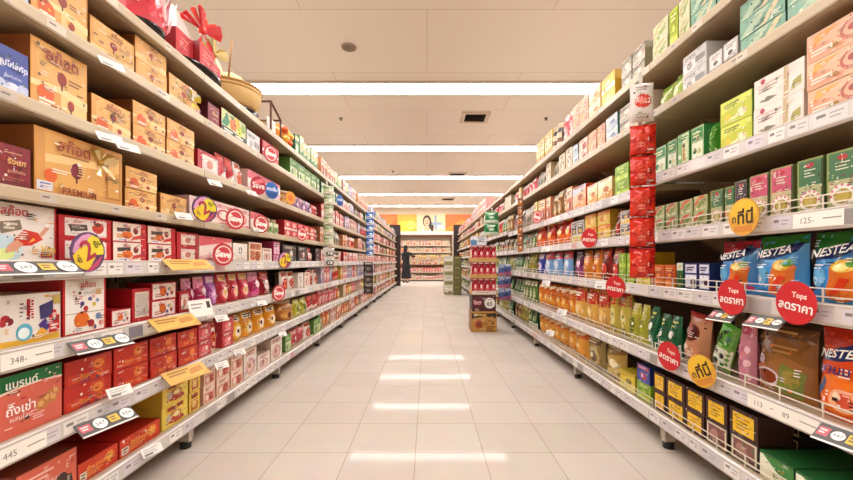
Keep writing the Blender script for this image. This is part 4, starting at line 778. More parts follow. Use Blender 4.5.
# ------------------------------------------------------------------ round shelf signs, price cards
SR = .061
def at(side, px, py, lat=1.035):
    y = lat * F / abs(px - CX); return side * lat, y, CAMZ + (CY - py) / F * y
def round_sign(side, px, py, kind, label, r=SR, roll=0.):
    x, y, z = at(side, px, py); turn = -.02 if y < 1.4 else .1 if y < 1.7 else .28
    o = empty('round_shelf_sign', (x, y, z), 0); o.rotation_euler = (0, roll, side * -PI / 2 * (1 - turn))
    tag(o, label, 'sign', 'round price signs clipped to the shelf edges')
    n = 36; g = Geo(); base = {'red': 'c8232a', 'yellow': 'dca63c', 'two': '6c4470', 'save': 'c83a44', 'swirl': 'b02434', 'blue': '2c6cb0', 'orange': 'd8922c'}[kind]
    ring = [(r * math.cos(2 * PI * i / n), r * math.sin(2 * PI * i / n)) for i in range(n)]
    g.mesh([(a, 0, b) for a, b in ring] + [(a, .0025, b) for a, b in ring], [tuple(range(n)), tuple(range(2 * n - 1, n - 1, -1))] + [(i, n + i, n + (i + 1) % n, (i + 1) % n) for i in range(n)], mat(base, 'print'))
    A = Art(g, 2 * r, 2 * r, lambda a, b, q: (a, -q, b - r), eps=.0004)
    if kind == 'red': A.T('Tops', .6, .66, .17, 'f4e6da', .42, rot=-.1).T('ลดราคา', .5, .4, .34, 'f6ece2', .84, rot=-.12, bold=.024)
    elif kind == 'yellow': A.E(.5, .62, .44, 'e6bc34', rv=.34).R(.2, .1, .8, .26, 'd08c34').T('ถ', .2, .44, .2, '4c2c14', .14).T('ที่นี่', .58, .52, .42, '4c2c14', .62, bold=.026)
    elif kind == 'two':
        A.P([(.05, .5), (.12, .72), (.3, .9), (.5, .96), (.66, .92), (.3, .3)], 'd8a0c0').P([(.48, .84), (.6, .93), (.8, .86), (.95, .62), (.95, .45), (.6, .42), (.36, .58)], 'e6d43c').P([(.05, .4), (.3, .66), (.7, .36), (.5, .04), (.3, .08), (.12, .22)], 'e8ca3c').P([(.42, .02), (.9, .42), (.8, .18), (.58, .02)], 'c05070').T('2', .46, .56, .52, 'b0344c', .5, rot=.5).T('ชิ้น', .74, .74, .2, '5c5418', .3, rot=.6).T('คู่', .22, .32, .22, '5c4418', .3, rot=.6)
    elif kind == 'save': A.E(.5, .5, .4, 'f0dcd2').E(.5, .5, .34, 'd04a54').T('Save', .5, .52, .32, 'f6ece4', .72, rot=-.1, bold=.05)
    elif kind == 'swirl': A.P([(.1, .3), (.35, .55), (.9, .75), (.7, .9), (.3, .75)], 'e87880').T('Save', .5, .5, .4, 'f4e4dc', .8)
    elif kind == 'blue': A.P([(.08, .3), (.92, .45), (.85, .2), (.5, .05), (.2, .15)], '184c8c').T('ลดเพิ่ม', .5, .6, .3, 'eaf2f6', .8)
    elif kind == 'orange': A.E(.5, .5, .4, 'e6a83c').star(.5, .5, .34, 'd8742c', 8, .6)
    g.build('disc', o)
    g = Geo(); g.box(-.006, .006, .003, .0045, -r * .5, .01, mat('e8e0d6', 'gloss')); g.build('clip', o)
RED = 'red round price-cut sign with white lettering '
for px, py, rl, tx in ((795, 303, .0, 'below the blue green-topped tea bag'), (731, 297, -.1, 'below the red-topped tea bag'), (668.5, 356, .05, 'in front of the tan chocolate pouch'), (615, 287, 0, 'below the brown-red coffee packs'), (589, 238, 0, 'below the yellow oat cartons')):
    round_sign(1, px, py, 'red', RED + tx, roll=rl)
round_sign(1, 537, 217, 'save', 'red and white ring sign on the third tea-side bay', roll=.2); round_sign(1, 541, 212, 'save', 'second red and white ring sign on the third tea-side bay', roll=.1) if False else None
round_sign(1, 743, 217, 'yellow', 'yellow round sign in front of the upright tea cartons'); round_sign(1, 701, 371, 'yellow', 'tilted yellow-brown round sign beside the green and black leaning pack', roll=-.5)
TWO = 'purple and yellow round sign with a red figure two, '
round_sign(-1, 88.5, 252, 'two', TWO + 'below the red white-panelled cartons', roll=0); round_sign(-1, 205, 209, 'two', TWO + 'before the first pale pink carton', roll=0); round_sign(-1, 285, 260, 'two', TWO + 'in front of the black cartons', roll=.1)
SV = 'red and white round save sign '
for px, py, tx in ((235.5, 219, 'on the second pale pink carton of the fifth shelf'), (261.5, 224, 'before the pale green bottles'), (223.5, 254.5, 'below the white carton with pink ends'), (271, 154, 'before the red carton on the seventh shelf'), (279, 293, 'before the dark red pouch on the third shelf'), (302, 234, 'below the red striped cartons')):
    round_sign(-1, px, py, 'save', SV + tx, r=.057)
round_sign(-1, 258.5, 185.5, 'swirl', 'dark red swirl sign below the white carton with pink ends', r=.056); round_sign(-1, 272, 190.5, 'blue', 'blue round sign beside the dark red swirl sign', r=.056)
round_sign(-1, 290.5, 198, 'orange', 'orange round sign before the orange-brown jar', r=.05); round_sign(-1, 340, 200.5, 'blue', 'blue round sign far along the sixth gift-box shelf', r=.065)
def card(side, px, py, kind, label, w=.13, h=.055, tilt=-.9, turn=.15, lat=1.045):
    lat = 1.0672 - h / 2 * math.sin(abs(tilt)) - w / 2 * math.sin(PI / 2 * turn)
    x, y, z = at(side, px, py, lat)
    g = Geo(); base = {'grey': '5c5450', 'white': 'e6dfd6', 'talk': 'cfa046', 'tag': 'e8e2da'}[kind]
    g.box(-w / 2, w / 2, 0, .0015, -h / 2, h / 2, mat(base, 'print')); A = Art(g, w, h, lambda a, b, q: (a, -q, b - h / 2), eps=.0004)
    if kind == 'grey': A.R(0, 0, 1, .1, 'e6dcd2').R(.03, .3, .22, .8, 'c8626c').bars(.06, .6, .12, 2, 'f0dcd4', .16, .08).E(.37, .54, .115, 'f0eae2').T('347', .37, .54, .26, '4c4644', .16, bold=False).R(.52, .3, .7, .8, 'd8b848').bars(.55, .6, .1, 2, '7c5c1c', .16, .08).E(.85, .54, .12, 'f0eae2').T('304', .85, .54, .26, '4c4644', .17, bold=False)
    elif kind == 'white': A.R(.02, .05, .98, .95, 'efe9e1').bars(.1, .7, .5, 2, 'a8988c', .2, .08).R(.76, .45, .92, .85, '3c3430')
    elif kind == 'talk': A.P([(0, 0), (.5, .2), (.8, .1), (1, .4), (1, 1), (0, 1)], 'd8b056').bars(.1, .75, .5, 2, 'a86c1c', .2, .09).P([(.55, .3), (.9, .4), (.9, .8), (.6, .7)], 'c88c34')
    elif kind == 'tag': A.bars(.1, .7, .7, 3, 'b8aca4', .22, .09).R(.1, .1, .5, .3, '8c8480')
    o = g.build('price_card'); o.location = (x, y, z); o.rotation_euler = (tilt, 0, side * -PI / 2 * (1 - turn)); tag(o, label, 'price card', 'price cards on the shelf edges')
GC = 'grey double price card with white circles '
card(-1, 38, 268, 'grey', GC + 'below the white supplement carton', w=.19); card(-1, 103, 343, 'grey', GC + 'below the tall berry carton', w=.17); card(-1, 108, 421, 'grey', GC + 'below the bright red cartons', w=.17); card(1, 764, 322, 'grey', GC + 'under the blue tea bags', w=.1); card(1, 846, 440, 'grey', GC + 'below the orange milk tea bag', w=.12); card(1, 722, 316, 'grey', GC + 'under the price-cut sign of the red-topped tea bag', w=.09)
YT = 'yellow shelf card hanging '
card(-1, 176, 322, 'talk', YT + 'below the small white berry cartons', w=.2, h=.07); card(-1, 187, 373, 'talk', YT + 'below the smallest bright red cartons', w=.2, h=.07); card(-1, 190, 264.5, 'talk', YT + 'below the red cartons with pale square windows', w=.22, h=.07)
card(-1, 201, 308, 'white', 'white tilted notice card on the third gift-box shelf', w=.13, h=.08, tilt=-.3)
WT = 'white price tag cluster '
for i, (px, py, tx) in enumerate(((112, 64, 'below the plain gold cartons of the seventh shelf'), (110, 138, 'below the gold cartons of the sixth shelf'), (128, 147, 'between gold stacks of the sixth shelf'), (184, 216, 'at the fifth shelf before the pink cartons'), (215, 183, 'at the sixth shelf below the red and white pouches'), (252, 193, 'beside the dark red swirl sign'), (222, 318, 'below the crimson pouches'), (262, 303, 'beside the third-shelf save sign'), (240, 352, 'below the pink-red cartons'), (283, 334, 'below the last orange pouch'), (120, 391, 'below the second row of bright red cartons'), (152, 450, 'on the bottom shelf edge'), (222, 365, 'below the stacked pink-red carton pair'), (258, 229, 'below the fifth-shelf save signs'))):
    card(-1, px, py, 'tag', WT + tx, w=.075, h=.036, tilt=-.6, turn=.22)
for i, (px, py, tx) in enumerate(((562, 312, 'below the orange biscuit bags'), (550, 333, 'below the golden biscuit bags'), (546, 249, 'below the red-orange snack packs'), (546, 283, 'below the light blue coffee packs'), (602, 285, 'beside the coffee-pack price-cut sign'))):
    card(1, px, py, 'tag', WT + tx, w=.08, h=.045, tilt=-.4, turn=.4)

# ------------------------------------------------------------------ clip strips with hanging packs
def clip_strip(side, px, y0, y1, n, w, Dn, what, lat=1.03, turn=.8, bandcol='d8d0c8'):
    Y = lat * F / abs(px - CX); za, zb = CAMZ + (CY - y0) / F * Y, CAMZ + (CY - y1) / F * Y
    rz = side * -PI / 2 * (1 - turn)
    g = Geo(); g.box(-.008, .008, .0, .0012, zb - za, .06, mat(bandcol, 'gloss')); g.cyl((0, .0006, .06), (0, .03, .06), .004, mat(bandcol, 'gloss'), 8)
    o = g.build('hanging_clip_strip'); o.location = (side * lat, Y, za); o.rotation_euler = (0, 0, rz); tag(o, 'narrow plastic clip strip holding %s' % what, 'clip strip')
    h = (za - zb) / n; src = make(Dn, w, h - .006, .05, seed=px)
    nv = Vector((math.sin(rz), -math.cos(rz), 0))
    for i in range(n):
        q = src if i == 0 else src.copy()
        if i: COL.objects.link(q)
        q.location = Vector((side * lat, Y, za - (i + 1) * h + .003)) + nv * (.075 if 'crumple' in Dn['kw'] else .056); q.rotation_euler = (0, 0, rz + R.uniform(-.08, .08))
        tag(q, '%s, %s from the top of its clip strip' % (Dn['look'], ORD[i]), Dn['cat'], what)
MK = lambda name, cat, look, shape, base, art: dict(name=name, cat=cat, look=look, shape=shape, base=base, art=art, side=None, d=.05, fin='gloss', kw={})
K_ = MK('hanging_snack_pack', 'pack', 'shiny red hanging snack pack', Q_, 'd4341e', a_redfoil); K_['kw'] = {'crumple': .13}
clip_strip(1, 640, 128, 278, 5, .106, K_, 'red snack packs', lat=1.0)
clip_strip(1, 640.5, 86, 125, 1, .1, MK('hanging_sample_pack', 'pack', 'white hanging pack with red patch', Q_, 'ddd4cc', lambda A: A.E(.5, .5, .36, 'd84838', rv=.18).bars(.2, .85, .6, 2, 'b8a8a0', .07, .035).E(.45, .5, .16, 'e88070', rv=.08).bars(.2, .15, .6, 2, 'c0b0a4', .07, .03)), 'one white sample pack', lat=1.0)
clip_strip(-1, 369.5, 212, 256, 7, .13, MK('hanging_sachet', 'sachet', 'blue and white hanging sachet', Q_, '3c7cc0', generic('dce8f0', '2454a0', 'e8f0f4', 2)), 'blue sachets', lat=1.0)
clip_strip(-1, 327, 186, 246, 6, .11, MK('hanging_sachet', 'sachet', 'pale green hanging sachet', Q_, 'c8c8a4', generic('e2dcc8', '8c9c6c', 'f0e8dc', 2)), 'pale green sachets', lat=1.02, turn=.5)
clip_strip(-1, 327.5, 247.5, 266, 2, .13, MK('hanging_sachet', 'sachet', 'white and black hanging sachet', Q_, 'd0c8be', generic('3c3430', 'e2dcd4', '6c645c', 4)), 'black and white sachets', lat=1.02, turn=.5)
clip_strip(1, 520.5, 198, 252, 6, .058, MK('hanging_sachet', 'sachet', 'orange-brown hanging sachet', Q_, 'b0642c', generic('d89050', '7c3c18', 'ecd4b0', 2)), 'orange-brown sachets', lat=1.03)
KT = MK('hanging_toy_bag', 'bag', 'blue and pink hanging bag', Q_, '5c6c9c', generic('d85c68', 'c8d0e0', '34406c', 2)); KT['kw'] = {'crumple': .2}
clip_strip(1, 505, 264, 300, 3, .16, KT, 'blue and pink bags', lat=.97)
clip_strip(1, 492, 212, 236, 2, .2, MK('hanging_green_pack', 'pack', 'bright green hanging pack', Q_, '2c9454', generic('c8d8c0', '1c6c3c', 'e8e8d8', 1)), 'green packs', lat=.95)
clip_strip(-1, 368, 262, 294, 3, .16, MK('hanging_black_pouch', 'pouch', 'black hanging pouch', Q_, '26201e', generic('4c4440', '6c5c54', 'a89890', 4)), 'black pouches', lat=.98)

# ------------------------------------------------------------------ displays standing in the aisle
def pt(px, py_floor): 
    y = CAMZ * F / (py_floor - CY); return (px - CX) / F * y, y
x, y = pt(484, 332); W_ = .31
g = carton(W_, .25, .3, 'b8863c', lambda A: A.R(.02, .02, .98, .98, 'c4924a').P([(.02, .62), (.5, .78), (.98, .68), (.98, .92), (.02, .9)], '3c2c1c').bars(.1, .8, .5, 1, 'e0b860', .1, .06).E(.3, .36, .16, 'b86028', rv=.2).star(.3, .36, .15, '8c3c14', 6).bars(.6, .22, .32, 3, '6c4420', .1, .05).bars(.78, .5, .12, 2, '6c4420', .09, .05), '9c7030', top='b08040')
o = g.build('shipping_carton'); o.location = (x, y, .001); tag(o, 'yellow-brown printed shipping carton at the foot of the aisle display', 'carton')
z = .2525
g = carton(W_ - .02, .2, .28, '4a1c22', lambda A: A.R(.02, .03, .98, .97, '54202a'), '3c161c'); o = g.build('price_stand'); o.location = (x, y, z); tag(o, 'dark red price stand with round 65 sign on the brown carton', 'price stand')
g = Geo(); n = 24; A = Art(g, .13, .13, lambda a, b, q: (a, -q, b - .065)); A.E(.5, .5, .5, 'ece6de', n=28).T('65', .48, .44, .4, '2c2826', .6).bars(.3, .8, .4, 1, '6c6460', .1, .05); q = g.build('price_disc', o); q.location = (.07, -.004, .1)
g = Geo(); A = Art(g, .13, .13, lambda a, b, q: (a, -q, b - .065)); A.E(.5, .5, .5, '6c2430', n=24).T('Save', .5, .55, .3, 'eec8c8', .8).bars(.2, .3, .6, 1, 'e8a8a8', .1, .08); q = g.build('save_disc', o); q.location = (-.08, -.004, .11)
z += .2012
for t in range(3):
    tr = empty('display_tray', (x, y, z)); tag(tr, 'tan cardboard tray of red packs, %s of the aisle display' % ('lowest', 'middle', 'topmost')[t], 'tray', 'trays of the aisle display')
    g = Geo(); hh = .05; m = mat('c89c5c', 'card'); d = .29; w2 = W_ / 2
    g.box(-w2, w2, 0, d, 0, .006, m); g.box(-w2, w2, 0, .006, .006, hh, m); g.box(-w2, w2, d - .006, d, .006, hh, m); g.box(-w2, -w2 + .006, .006, d - .006, .006, hh, m); g.box(w2 - .006, w2, .006, d - .006, .006, hh, m); g.build('tray_shell', tr)
    g = Geo(); Art(g, W_ - .01, hh, lambda a, b, q: (a, -q - .0003, b)).R(.02, .1, .98, .9, ('d8d0c8', 'd0a868', 'd0a868')[t]).bars(.2, .5, .5, 1, '9c6c34', .1, .1); g.build('front_print', tr)
    src = None
    for i in range(4):
        for j in range(2):
            if src is None: src = make(MK('cup_noodle_pack', 'pack', 'red pack', B_, 'b81c34', generic('d8485c', '8c1024', 'f0c8c8', 2)), .071, .188, .1); q = src
            else: q = src.copy(); COL.objects.link(q)
            q.location = (x - .111 + .074 * i, y + .012 + .12 * j, z + .0075)
            tag(q, 'red pack, %s in the %s row of the %s tray' % (ORD[i], ('front', 'rear')[j], ('lowest', 'middle', 'topmost')[t]), 'pack', 'red packs in the aisle display trays')
    z += .2015
g = carton(.2, .11, .006, 'dcd8d4', lambda A: A.R(.02, .03, .98, .97, 'e0e4e8').R(.02, .03, .4, .6, '5c90b8').bars(.45, .8, .45, 3, '7c8490', .2, .08)); o = g.build('topper_sign'); o.location = (x - .06, y + .05, z); tag(o, 'white and blue topper sign on the aisle display', 'sign')
# bottle cartons further down
x, y = pt(453, 295)
for t in range(4):
    o = empty('bottle_carton', (x, y, .001 + t * .2512)); tag(o, 'shrink-wrapped olive and white bottle carton, %s of the far aisle stack' % ('bottom', 'second', 'third', 'top')[t], 'carton', 'cartons of the far aisle stack')
    g = Geo(); g.box(.005, .22, .0, .4, 0, .25, mat('6c6434', 'card')); A = Art(g, .215, .25, lambda a, b, q: (a + .1125, -q, b)); A.R(.1, .1, .9, .5, '787040').bars(.2, .8, .6, 2, 'a89c60', .1, .05); g.build('olive_half', o)
    g = Geo(); g.box(-.23, .003, 0, .4, 0, .25, mat('c8c0ac', 'gloss')); A = Art(g, .23, .25, lambda a, b, q: (a - .114, -q, b)); A.R(.05, .05, .95, .4, '8c8458').R(.05, .5, .95, .95, 'd8d2c2').bars(.15, .8, .7, 2, 'a8a08c', .12, .06)
    if t == 0: A.E(.3, .5, .24, 'ece6de').T('Save', .3, .5, .14, '5c5450', .4).E(.82, .48, .17, 'ece6de').T('65', .82, .48, .18, '2c2826', .26)
    g.build('white_half', o)

# ------------------------------------------------------------------ the end of the aisle
YB = 16.5
ue = empty('end_shelving_unit', (-.05, YB, 0)); tag(ue, 'wide pale shelving unit closing the far end of the aisle', 'shelves')
UW = 1.14; EH = [.1, .42, .72, .98, 1.28, 1.58]
g = Geo(); g.box(-UW, UW, .40, .43, .08, 2.0, mat('c0a890', 'metal')); g.build('back_panel', ue)
g = Geo(); g.box(-UW, UW, 0, .42, .0, .075, mat('2a1e1a', 'metal')); g.build('plinth', ue)
for sx in (-1, 1):
    g = Geo(); g.box(sx * UW - .02 + sx * .021, sx * UW + .02 + sx * .021, 0, .43, 0, 2.0, mat('b09880', 'metal')); g.build('side_panel', ue)
for i, zz in enumerate(EH):
    g = Geo(); g.box(-UW, UW, .0, .395, -.03, 0, C_SHELF); sh = g.build('shelf', ue); sh.location.z = zz
    g = Geo(); g.box(-UW, UW, -.012, -.001, -.05, .004, mat('54302a' if i in (2,) else 'd0b8a4', 'gloss')); g.build('price_strip', sh)
g = Geo(); g.box(-UW - .04, UW + .04, -.03, .43, 2.002, 2.14, mat('e2d4c4', 'metal')); g.box(-UW - .04, UW + .04, -.034, -.0305, 2.002, 2.03, mat('7c4038', 'metal')); g.build('header_board', ue)
for i, zz in enumerate(EH):
    xx = -UW + .02; j = 0
    while True:
        key = R.choice([['pk3', 'wh1', 'or1', 'cr1'], ['pk4', 'pk3', 'wh1', 'cr1'], ['ye1', 'cr1', 'or1', 'wh1'], ['ye1', 'cr1', 'wh1', 'ye1'], ['cr1', 'wh1', 'or1', 'cr1'], ['wh1', 'cr1', 'wh1', 'or1']][i]); Dn, w, h, c = LIB[key]
        if xx + w > UW - .02: break
        q, new = lib_obj(key); q.scale = (1, 1, min(1.5, .2 * R.uniform(.8, 1) / h)); q.location = (-.05 + xx + w / 2, YB + .03, zz + .0012); q.rotation_euler = (0, 0, 0)
        tag(q, '%s, %s along the %s shelf of the end unit' % (Dn['look'], ORD[j], ROWS[1][i]), Dn['cat'], 'products on the end shelving unit'); j += 1; xx += w + .012

# person by the far shelves
def person():
    px_, py_ = -.86, 15.6
    root = empty('person', (px_, py_, 0), 0); tag(root, 'dark-haired person in a long black dress reaching towards the end shelves', 'person')
    V = [(0, 0, .8), (0, 0, .95), (0, .0, 1.12), (0, 0, 1.24), (0, -.005, 1.31), (0, -.02, 1.38), (0, -.025, 1.46)]; rad = [.11, .095, .11, .085, .04, .075, .07]
    Ed = [(i, i + 1) for i in range(6)]
    def chain(start, pts, rs):
        p = start
        for v, r in zip(pts, rs): V.append(v); rad.append(r); Ed.append((p, len(V) - 1)); p = len(V) - 1
        return p
    for sx in (-1, 1):
        chain(0, [(sx * .075, 0, .72), (sx * .08, .0, .42), (sx * .08, .01, .09), (sx * .085, -.1, .035)], [.075, .05, .035, .03])
    e1 = chain(3, [(.14, .02, 1.2), (.24, .12, 1.06), (.4, .24, 1.1), (.46, .27, 1.11)], [.042, .034, .026, .022])
    e2 = chain(3, [(-.14, .0, 1.2), (-.19, .04, .98), (-.14, .16, .82), (-.12, .2, .77)], [.042, .034, .026, .022])
    for e, dv in ((e1, Vector((.85, .4, -.1))), (e2, Vector((.1, .3, -1)))):
        b = Vector(V[e]); dv.normalize(); sd = dv.cross(Vector((0, 0, 1))).normalized()
        for k, ln in enumerate((.065, .075, .07, .055)):
            o_ = b + sd * (.012 * (k - 1.5)); chain(e, [o_ + dv * .035, o_ + dv * (.035 + ln * .5) - Vector((0, 0, .006)), o_ + dv * (.035 + ln) - Vector((0, 0, .02))], [.009, .008, .007])
        chain(e, [b - sd * .03 + dv * .02, b - sd * .036 + dv * .05], [.009, .008])
    me = bpy.data.meshes.new('body'); me.from_pydata([tuple(v) for v in V], Ed, []); ob = bpy.data.objects.new('body', me); COL.objects.link(ob); ob.parent = root
    md = ob.modifiers.new('skin', 'SKIN'); lay = me.skin_vertices[0].data if me.skin_vertices else None
    if lay is None:
        bpy.context.view_layer.objects.active = ob; me.skin_vertices; 
    for i, r in enumerate(rad): me.skin_vertices[0].data[i].radius = (r, r)
    me.skin_vertices[0].data[0].use_root = True
    ob.modifiers.new('sub', 'SUBSURF').levels = 1; ob.modifiers['sub'].render_levels = 2
    me.materials.append(mat('d8a888', 'skin'))
    g = Geo(); dk = mat('17141a', 'cloth'); pr = [(.2, .16), (.22, .2), (.19, .45), (.165, .75), (.14, .92), (.155, 1.08), (.165, 1.18), (.13, 1.255), (.07, 1.275)]
    g.lathe([(.17, .17)] + pr, dk, 24, sx=1, sy=.78)
    g.tube([(.1, .01, 1.21), (.16, .03, 1.19), (.245, .12, 1.065), (.32, .18, 1.08)], .05, dk, 10); g.tube([(-.1, .0, 1.21), (-.15, .0, 1.19), (-.19, .04, .98), (-.165, .1, .9)], .05, dk, 10); g.build('black_dress', root)
    g = Geo(); hm = mat('1c1412', 'cloth')
    vs = []; n, k = 16, 8
    for j in range(k + 1):
        t = PI * j / k
        for i in range(n): a = 2 * PI * i / n; vs.append((.088 * math.sin(t) * math.cos(a), -.035 + .1 * math.sin(t) * math.sin(a), 1.44 + .098 * math.cos(t)))
    g.mesh(vs, [(j * n + i, (j + 1) * n + i, (j + 1) * n + (i + 1) % n, j * n + (i + 1) % n) for j in range(k) for i in range(n)], hm, True)
    g.lathe([(.08, 1.44), (.085, 1.36), (.075, 1.24), (.05, 1.2)], hm, 14, sx=1, sy=.6, cy=-.06); g.build('hair', root)
    g = Geo(); sk = mat('cf9c7c', 'skin'); g.lathe([(0, 1.385), (.045, 1.39), (.066, 1.43), (.068, 1.47), (.05, 1.5), (0, 1.51)], sk, 16, sx=.9, sy=.75, cy=.03)
    g.cyl((0, .07, 1.455), (0, .1, 1.435), .008, sk, 8, .013)
    for sx in (-1, 1): g.cyl((sx * .026, .072, 1.462), (sx * .026, .082, 1.462), .009, mat('201814', 'skin'), 8); g.cyl((sx * .062, .01, 1.44), (sx * .068, .01, 1.45), .018, sk, 8)
    g.box(-.02, .02, .07, .083, 1.41, 1.417, mat('a04840', 'skin')); g.build('face', root)
    for sx in (-1, 1): g = Geo(); g.lathe([(0, 0), (.04, 0), (.046, .02), (.036, .055), (0, .07)], mat('1c1816', 'rubber'), 14, sx=1, sy=2.1, cy=-.04, cx=sx * .085); g.build('shoe', root)
    root.rotation_euler.z = -.5
person()

# ------------------------------------------------------------------ room shell
CEIL = 3.26; XW = 7.0; YN, YF = -3.0, 17.2
m, nt, b = nodes_mat('vinyl_floor_tiles'); N = nt.nodes.new; K = nt.links.new
tc = N('ShaderNodeTexCoord'); mp = N('ShaderNodeMapping'); mp.inputs['Location'].default_value = (.052 + .305 * 40, -1.70 + .305 * 40, 0); K(tc.outputs['Object'], mp.inputs['Vector'])
br = N('ShaderNodeTexBrick'); br.offset = 0; br.inputs['Scale'].default_value = 1; br.inputs['Mortar Size'].default_value = .0016; br.inputs['Brick Width'].default_value = .305; br.inputs['Row Height'].default_value = .305; br.inputs['Mortar Smooth'].default_value = .3
br.inputs['Color1'].default_value = (*lin('c6b8ab'), 1); br.inputs['Color2'].default_value = (*lin('c1b2a4'), 1); br.inputs['Mortar'].default_value = (*lin('98846f'), 1); K(mp.outputs['Vector'], br.inputs['Vector'])
nz = N('ShaderNodeTexNoise'); nz.inputs['Scale'].default_value = 9; nz.inputs['Detail'].default_value = 6; K(tc.outputs['Object'], nz.inputs['Vector'])
mx = N('ShaderNodeMix'); mx.data_type = 'RGBA'; mx.blend_type = 'MULTIPLY'; mx.inputs['Factor'].default_value = .16; K(br.outputs['Color'], mx.inputs['A']); K(nz.outputs['Color'], mx.inputs['B']); K(mx.outputs['Result'], b.inputs['Base Color'])
rp = N('ShaderNodeMapRange'); b.inputs['Specular IOR Level'].default_value = .2; rp.inputs['To Min'].default_value = .04; rp.inputs['To Max'].default_value = .075; K(nz.outputs['Fac'], rp.inputs['Value']); K(rp.outputs['Result'], b.inputs['Roughness'])
bp = N('ShaderNodeBump'); bp.inputs['Strength'].default_value = .03; bp.inputs['Distance'].default_value = .004; K(br.outputs['Fac'], bp.inputs['Height']); bp.invert = True; K(bp.outputs['Normal'], b.inputs['Normal'])
df = N('ShaderNodeBsdfDiffuse'); ms = N('ShaderNodeMixShader'); wf = N('ShaderNodeMapRange'); wf.inputs['To Min'].default_value = .16; wf.inputs['To Max'].default_value = .34
K(mx.outputs['Result'], df.inputs['Color']); K(nz.outputs['Fac'], wf.inputs['Value']); K(wf.outputs['Result'], ms.inputs['Fac']); K(df.outputs['BSDF'], ms.inputs[1]); K(b.outputs['BSDF'], ms.inputs[2]); K(ms.outputs['Shader'], nt.nodes['Material Output'].inputs['Surface'])
FLOOR = m
m, nt, b = nodes_mat('ceiling_boards'); N = nt.nodes.new; K = nt.links.new
tc = N('ShaderNodeTexCoord'); br = N('ShaderNodeTexBrick'); br.offset = .5; br.inputs['Scale'].default_value = 1; br.inputs['Mortar Size'].default_value = .003; br.inputs['Brick Width'].default_value = 2.4; br.inputs['Row Height'].default_value = 1.2
br.inputs['Color1'].default_value = (*lin('e8dfd6'), 1); br.inputs['Color2'].default_value = (*lin('e6dcd2'), 1); br.inputs['Mortar'].default_value = (*lin('bca896'), 1); K(tc.outputs['Object'], br.inputs['Vector']); K(br.outputs['Color'], b.inputs['Base Color']); b.inputs['Roughness'].default_value = .9
CEILM = m
def struct(name, g): o = g.build(name); o['kind'] = 'structure'; return o
g = Geo(); g.box(-XW, XW, YN, YF, -.1, 0, FLOOR); struct('floor', g)
g = Geo(); g.box(-XW, XW, YN, YF, CEIL, CEIL + .1, CEILM); struct('ceiling', g)
wm = mat('dccdb8', 'matte')
g = Geo(); g.box(-XW, XW, YF, YF + .1, 0, CEIL, wm); struct('wall_far', g)
g = Geo(); g.box(-XW, XW, YN - .1, YN, 0, CEIL, wm); struct('wall_near', g)
g = Geo(); g.box(-XW - .1, -XW, YN, YF, 0, CEIL, wm); struct('wall_left', g)
g = Geo(); g.box(XW, XW + .1, YN, YF, 0, CEIL, wm); struct('wall_right', g)
# lamps
m, nt, b = nodes_mat('lamp_diffuser'); b.inputs['Base Color'].default_value = (1, 1, 1, 1); b.inputs['Emission Color'].default_value = (.975, 1, 1.02, 1); b.inputs['Emission Strength'].default_value = 21.5
LAMP = m
names = ['nearest the camera, just behind it', 'above the camera', 'first ahead over the aisle', 'second ahead over the aisle', 'third ahead over the aisle', 'fourth ahead over the aisle', 'fifth ahead over the aisle']
for i, y in enumerate((-.28, 2.46, 5.2, 7.94, 10.68, 13.42, 16.16)):
    o = empty('strip_light', (0, y, CEIL)); tag(o, 'long white ceiling strip light, ' + (names[i] if i > 1 else ('behind the camera', 'over the open end of the aisle')[i]), 'ceiling light', 'ceiling strip lights')
    g = Geo(); g.box(-6.4, 6.4, -.185, -.16, -.03, -.001, mat('d8ccc0', 'metal')); g.box(-6.4, 6.4, .16, .185, -.03, -.001, mat('d8ccc0', 'metal')); g.box(-6.4, 6.4, -.16, .16, -.006, -.001, mat('d8ccc0', 'metal')); g.build('housing', o)
    g = Geo(); g.box(-6.38, 6.38, -.158, .158, -.026, -.008, LAMP); g.build('diffuser', o)
# ceiling fittings
def on_ceiling(px, py):
    y = (CEIL - CAMZ) * F / (CY - py); return (px - CX) / F * y, y
for px, py, s, tx in ((475, 117, .23, 'between the first and second strip lights'), (457, 174.5, .25, 'between the third and fourth strip lights'), (448, 199, .25, 'between the fourth and fifth strip lights')):
    x, y = on_ceiling(px, py); o = empty('ceiling_vent', (x, y, CEIL)); tag(o, 'square slatted ceiling air vent ' + tx, 'vent', 'ceiling air vents')
    g = Geo(); 
    for a0, a1, b0, b1 in ((-s, s, -s, -s + .06), (-s, s, s - .06, s), (-s, -s + .06, -s + .06, s - .06), (s - .06, s, -s + .06, s - .06)): g.box(a0, a1, b0, b1, -.022, -.001, mat('cfc0ae', 'metal'))
    g.build('frame', o)
    g = Geo()
    for k in range(6):
        yy = -s + .08 + k * (2 * s - .16) / 5; g.mesh([(-s + .06, yy - .014, -.02), (s - .06, yy - .014, -.02), (s - .06, yy + .014, -.006), (-s + .06, yy + .014, -.006)], [(0, 1, 2, 3)], mat('8c7c6c', 'metal'))
    g.build('slats', o)
    g = Geo(); g.box(-s + .06, s - .06, -s + .06, s - .06, -.004, -.001, mat('2c2420', 'matte')); g.build('duct_shade_plate', o)  # solid dark plate paints in the unlit depth behind the slats
x, y = on_ceiling(349, 47)
o = empty('ceiling_speaker', (x, y, CEIL)); tag(o, 'round grey ceiling speaker before the first strip light', 'speaker')
g = Geo(); g.lathe([(.085, -.001), (.085, -.012), (.07, -.016), (.066, -.010)], mat('a89888', 'metal'), 24); g.build('rim', o)
g = Geo(); g.lathe([(.066, -.010), (.03, -.014), (0, -.014)], mat('8a7a6c', 'matte'), 24); g.build('grille', o)
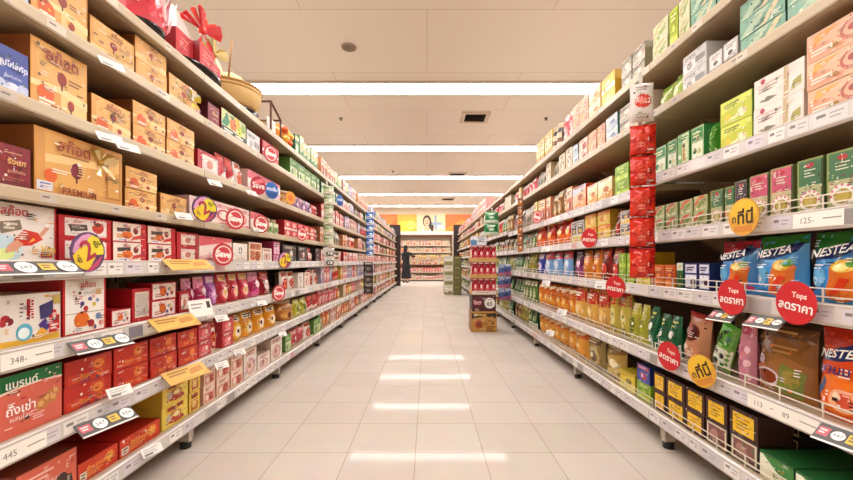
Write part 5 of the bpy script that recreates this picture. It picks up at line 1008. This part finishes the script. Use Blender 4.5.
for px, py, tx in ((341, 118, 'over the gift-box shelves'), (546, 118, 'over the tea shelves'), (393, 171, 'ahead over the gift-box shelves')):
    x, y = on_ceiling(px, py); o = empty('ceiling_sprinkler', (x, y, CEIL)); tag(o, 'small dark ceiling sprinkler ' + tx, 'sprinkler')
    g = Geo(); g.lathe([(.035, -.001), (.035, -.006), (.012, -.01), (.012, -.03)], mat('8c7c70', 'steel'), 16); g.build('rosette', o)
    g = Geo(); g.lathe([(0, -.03), (.024, -.032), (.024, -.036), (0, -.036)], mat('3c342e', 'steel'), 12); g.build('deflector', o)
# banner on the far wall
bn = empty('wall_banner', (0, YF - .003, 2.18)); tag(bn, 'long orange and yellow picture banner with a smiling woman on the far wall', 'banner')
BW, BH = 5.2, .82
g = Geo(); g.box(-BW / 2, BW / 2, -.012, 0, 0, BH, mat('e0b884', 'print')); 
A = Art(g, BW, BH, lambda a, c, q: (a, -.012 - q, c), eps=.002)
A.R(0, 0, .24, 1, 'd0642c').P([(0, .2), (.2, .5), (.24, .9), (.1, 1), (0, .9)], 'dc7c34').R(.24, 0, .41, 1, 'd8a438').E(.3, .3, .05, 'e6c83c').E(.36, .4, .04, 'e8d060').R(.41, 0, .66, 1, 'e2c49c').E(.5, .62, .038, '33241f', rv=.34).E(.535, .3, .024, '33241f', rv=.3).E(.497, .58, .025, 'dca88a', rv=.24).R(.455, 0, .535, .16, 'e6d8d0').P([(.47, .1), (.49, .4), (.515, .36), (.53, .08)], 'dca88a').E(.488, .62, .004, '33241f').E(.506, .62, .004, '33241f').E(.497, .49, .009, 'b04c44', rv=.03)
A.R(.565, .15, .585, .95, '8c9cac').R(.54, .42, .63, .56, '8c9cac').R(.585, .2, .66, .4, 'b8bcc0').R(.66, 0, 1, 1, 'd88a38').P([(.66, .2), (.8, .7), (1, .5), (1, 1), (.66, 1)], 'd0702c').R(0, 0, 1, .05, 'ece0d0')
g.build('printed_panel', bn)
g = Geo(); g.box(-BW / 2 - .02, BW / 2 + .02, -.02, 0, -.04, -.001, mat('d8ccbc', 'metal')); g.build('bottom_rail', bn)

# ------------------------------------------------------------------ world and view
w = bpy.data.worlds.new('world'); S.world = w; w.use_nodes = True
w.node_tree.nodes['Background'].inputs['Color'].default_value = (1, .9, .8, 1); w.node_tree.nodes['Background'].inputs['Strength'].default_value = .3
S.view_settings.view_transform = 'Standard'; S.view_settings.look = 'None'; S.view_settings.gamma = 1; S.view_settings.exposure = 0
S.view_settings.use_curve_mapping = False
S.cycles.use_denoising = True
S.cycles.max_bounces = 10; S.cycles.diffuse_bounces = 5
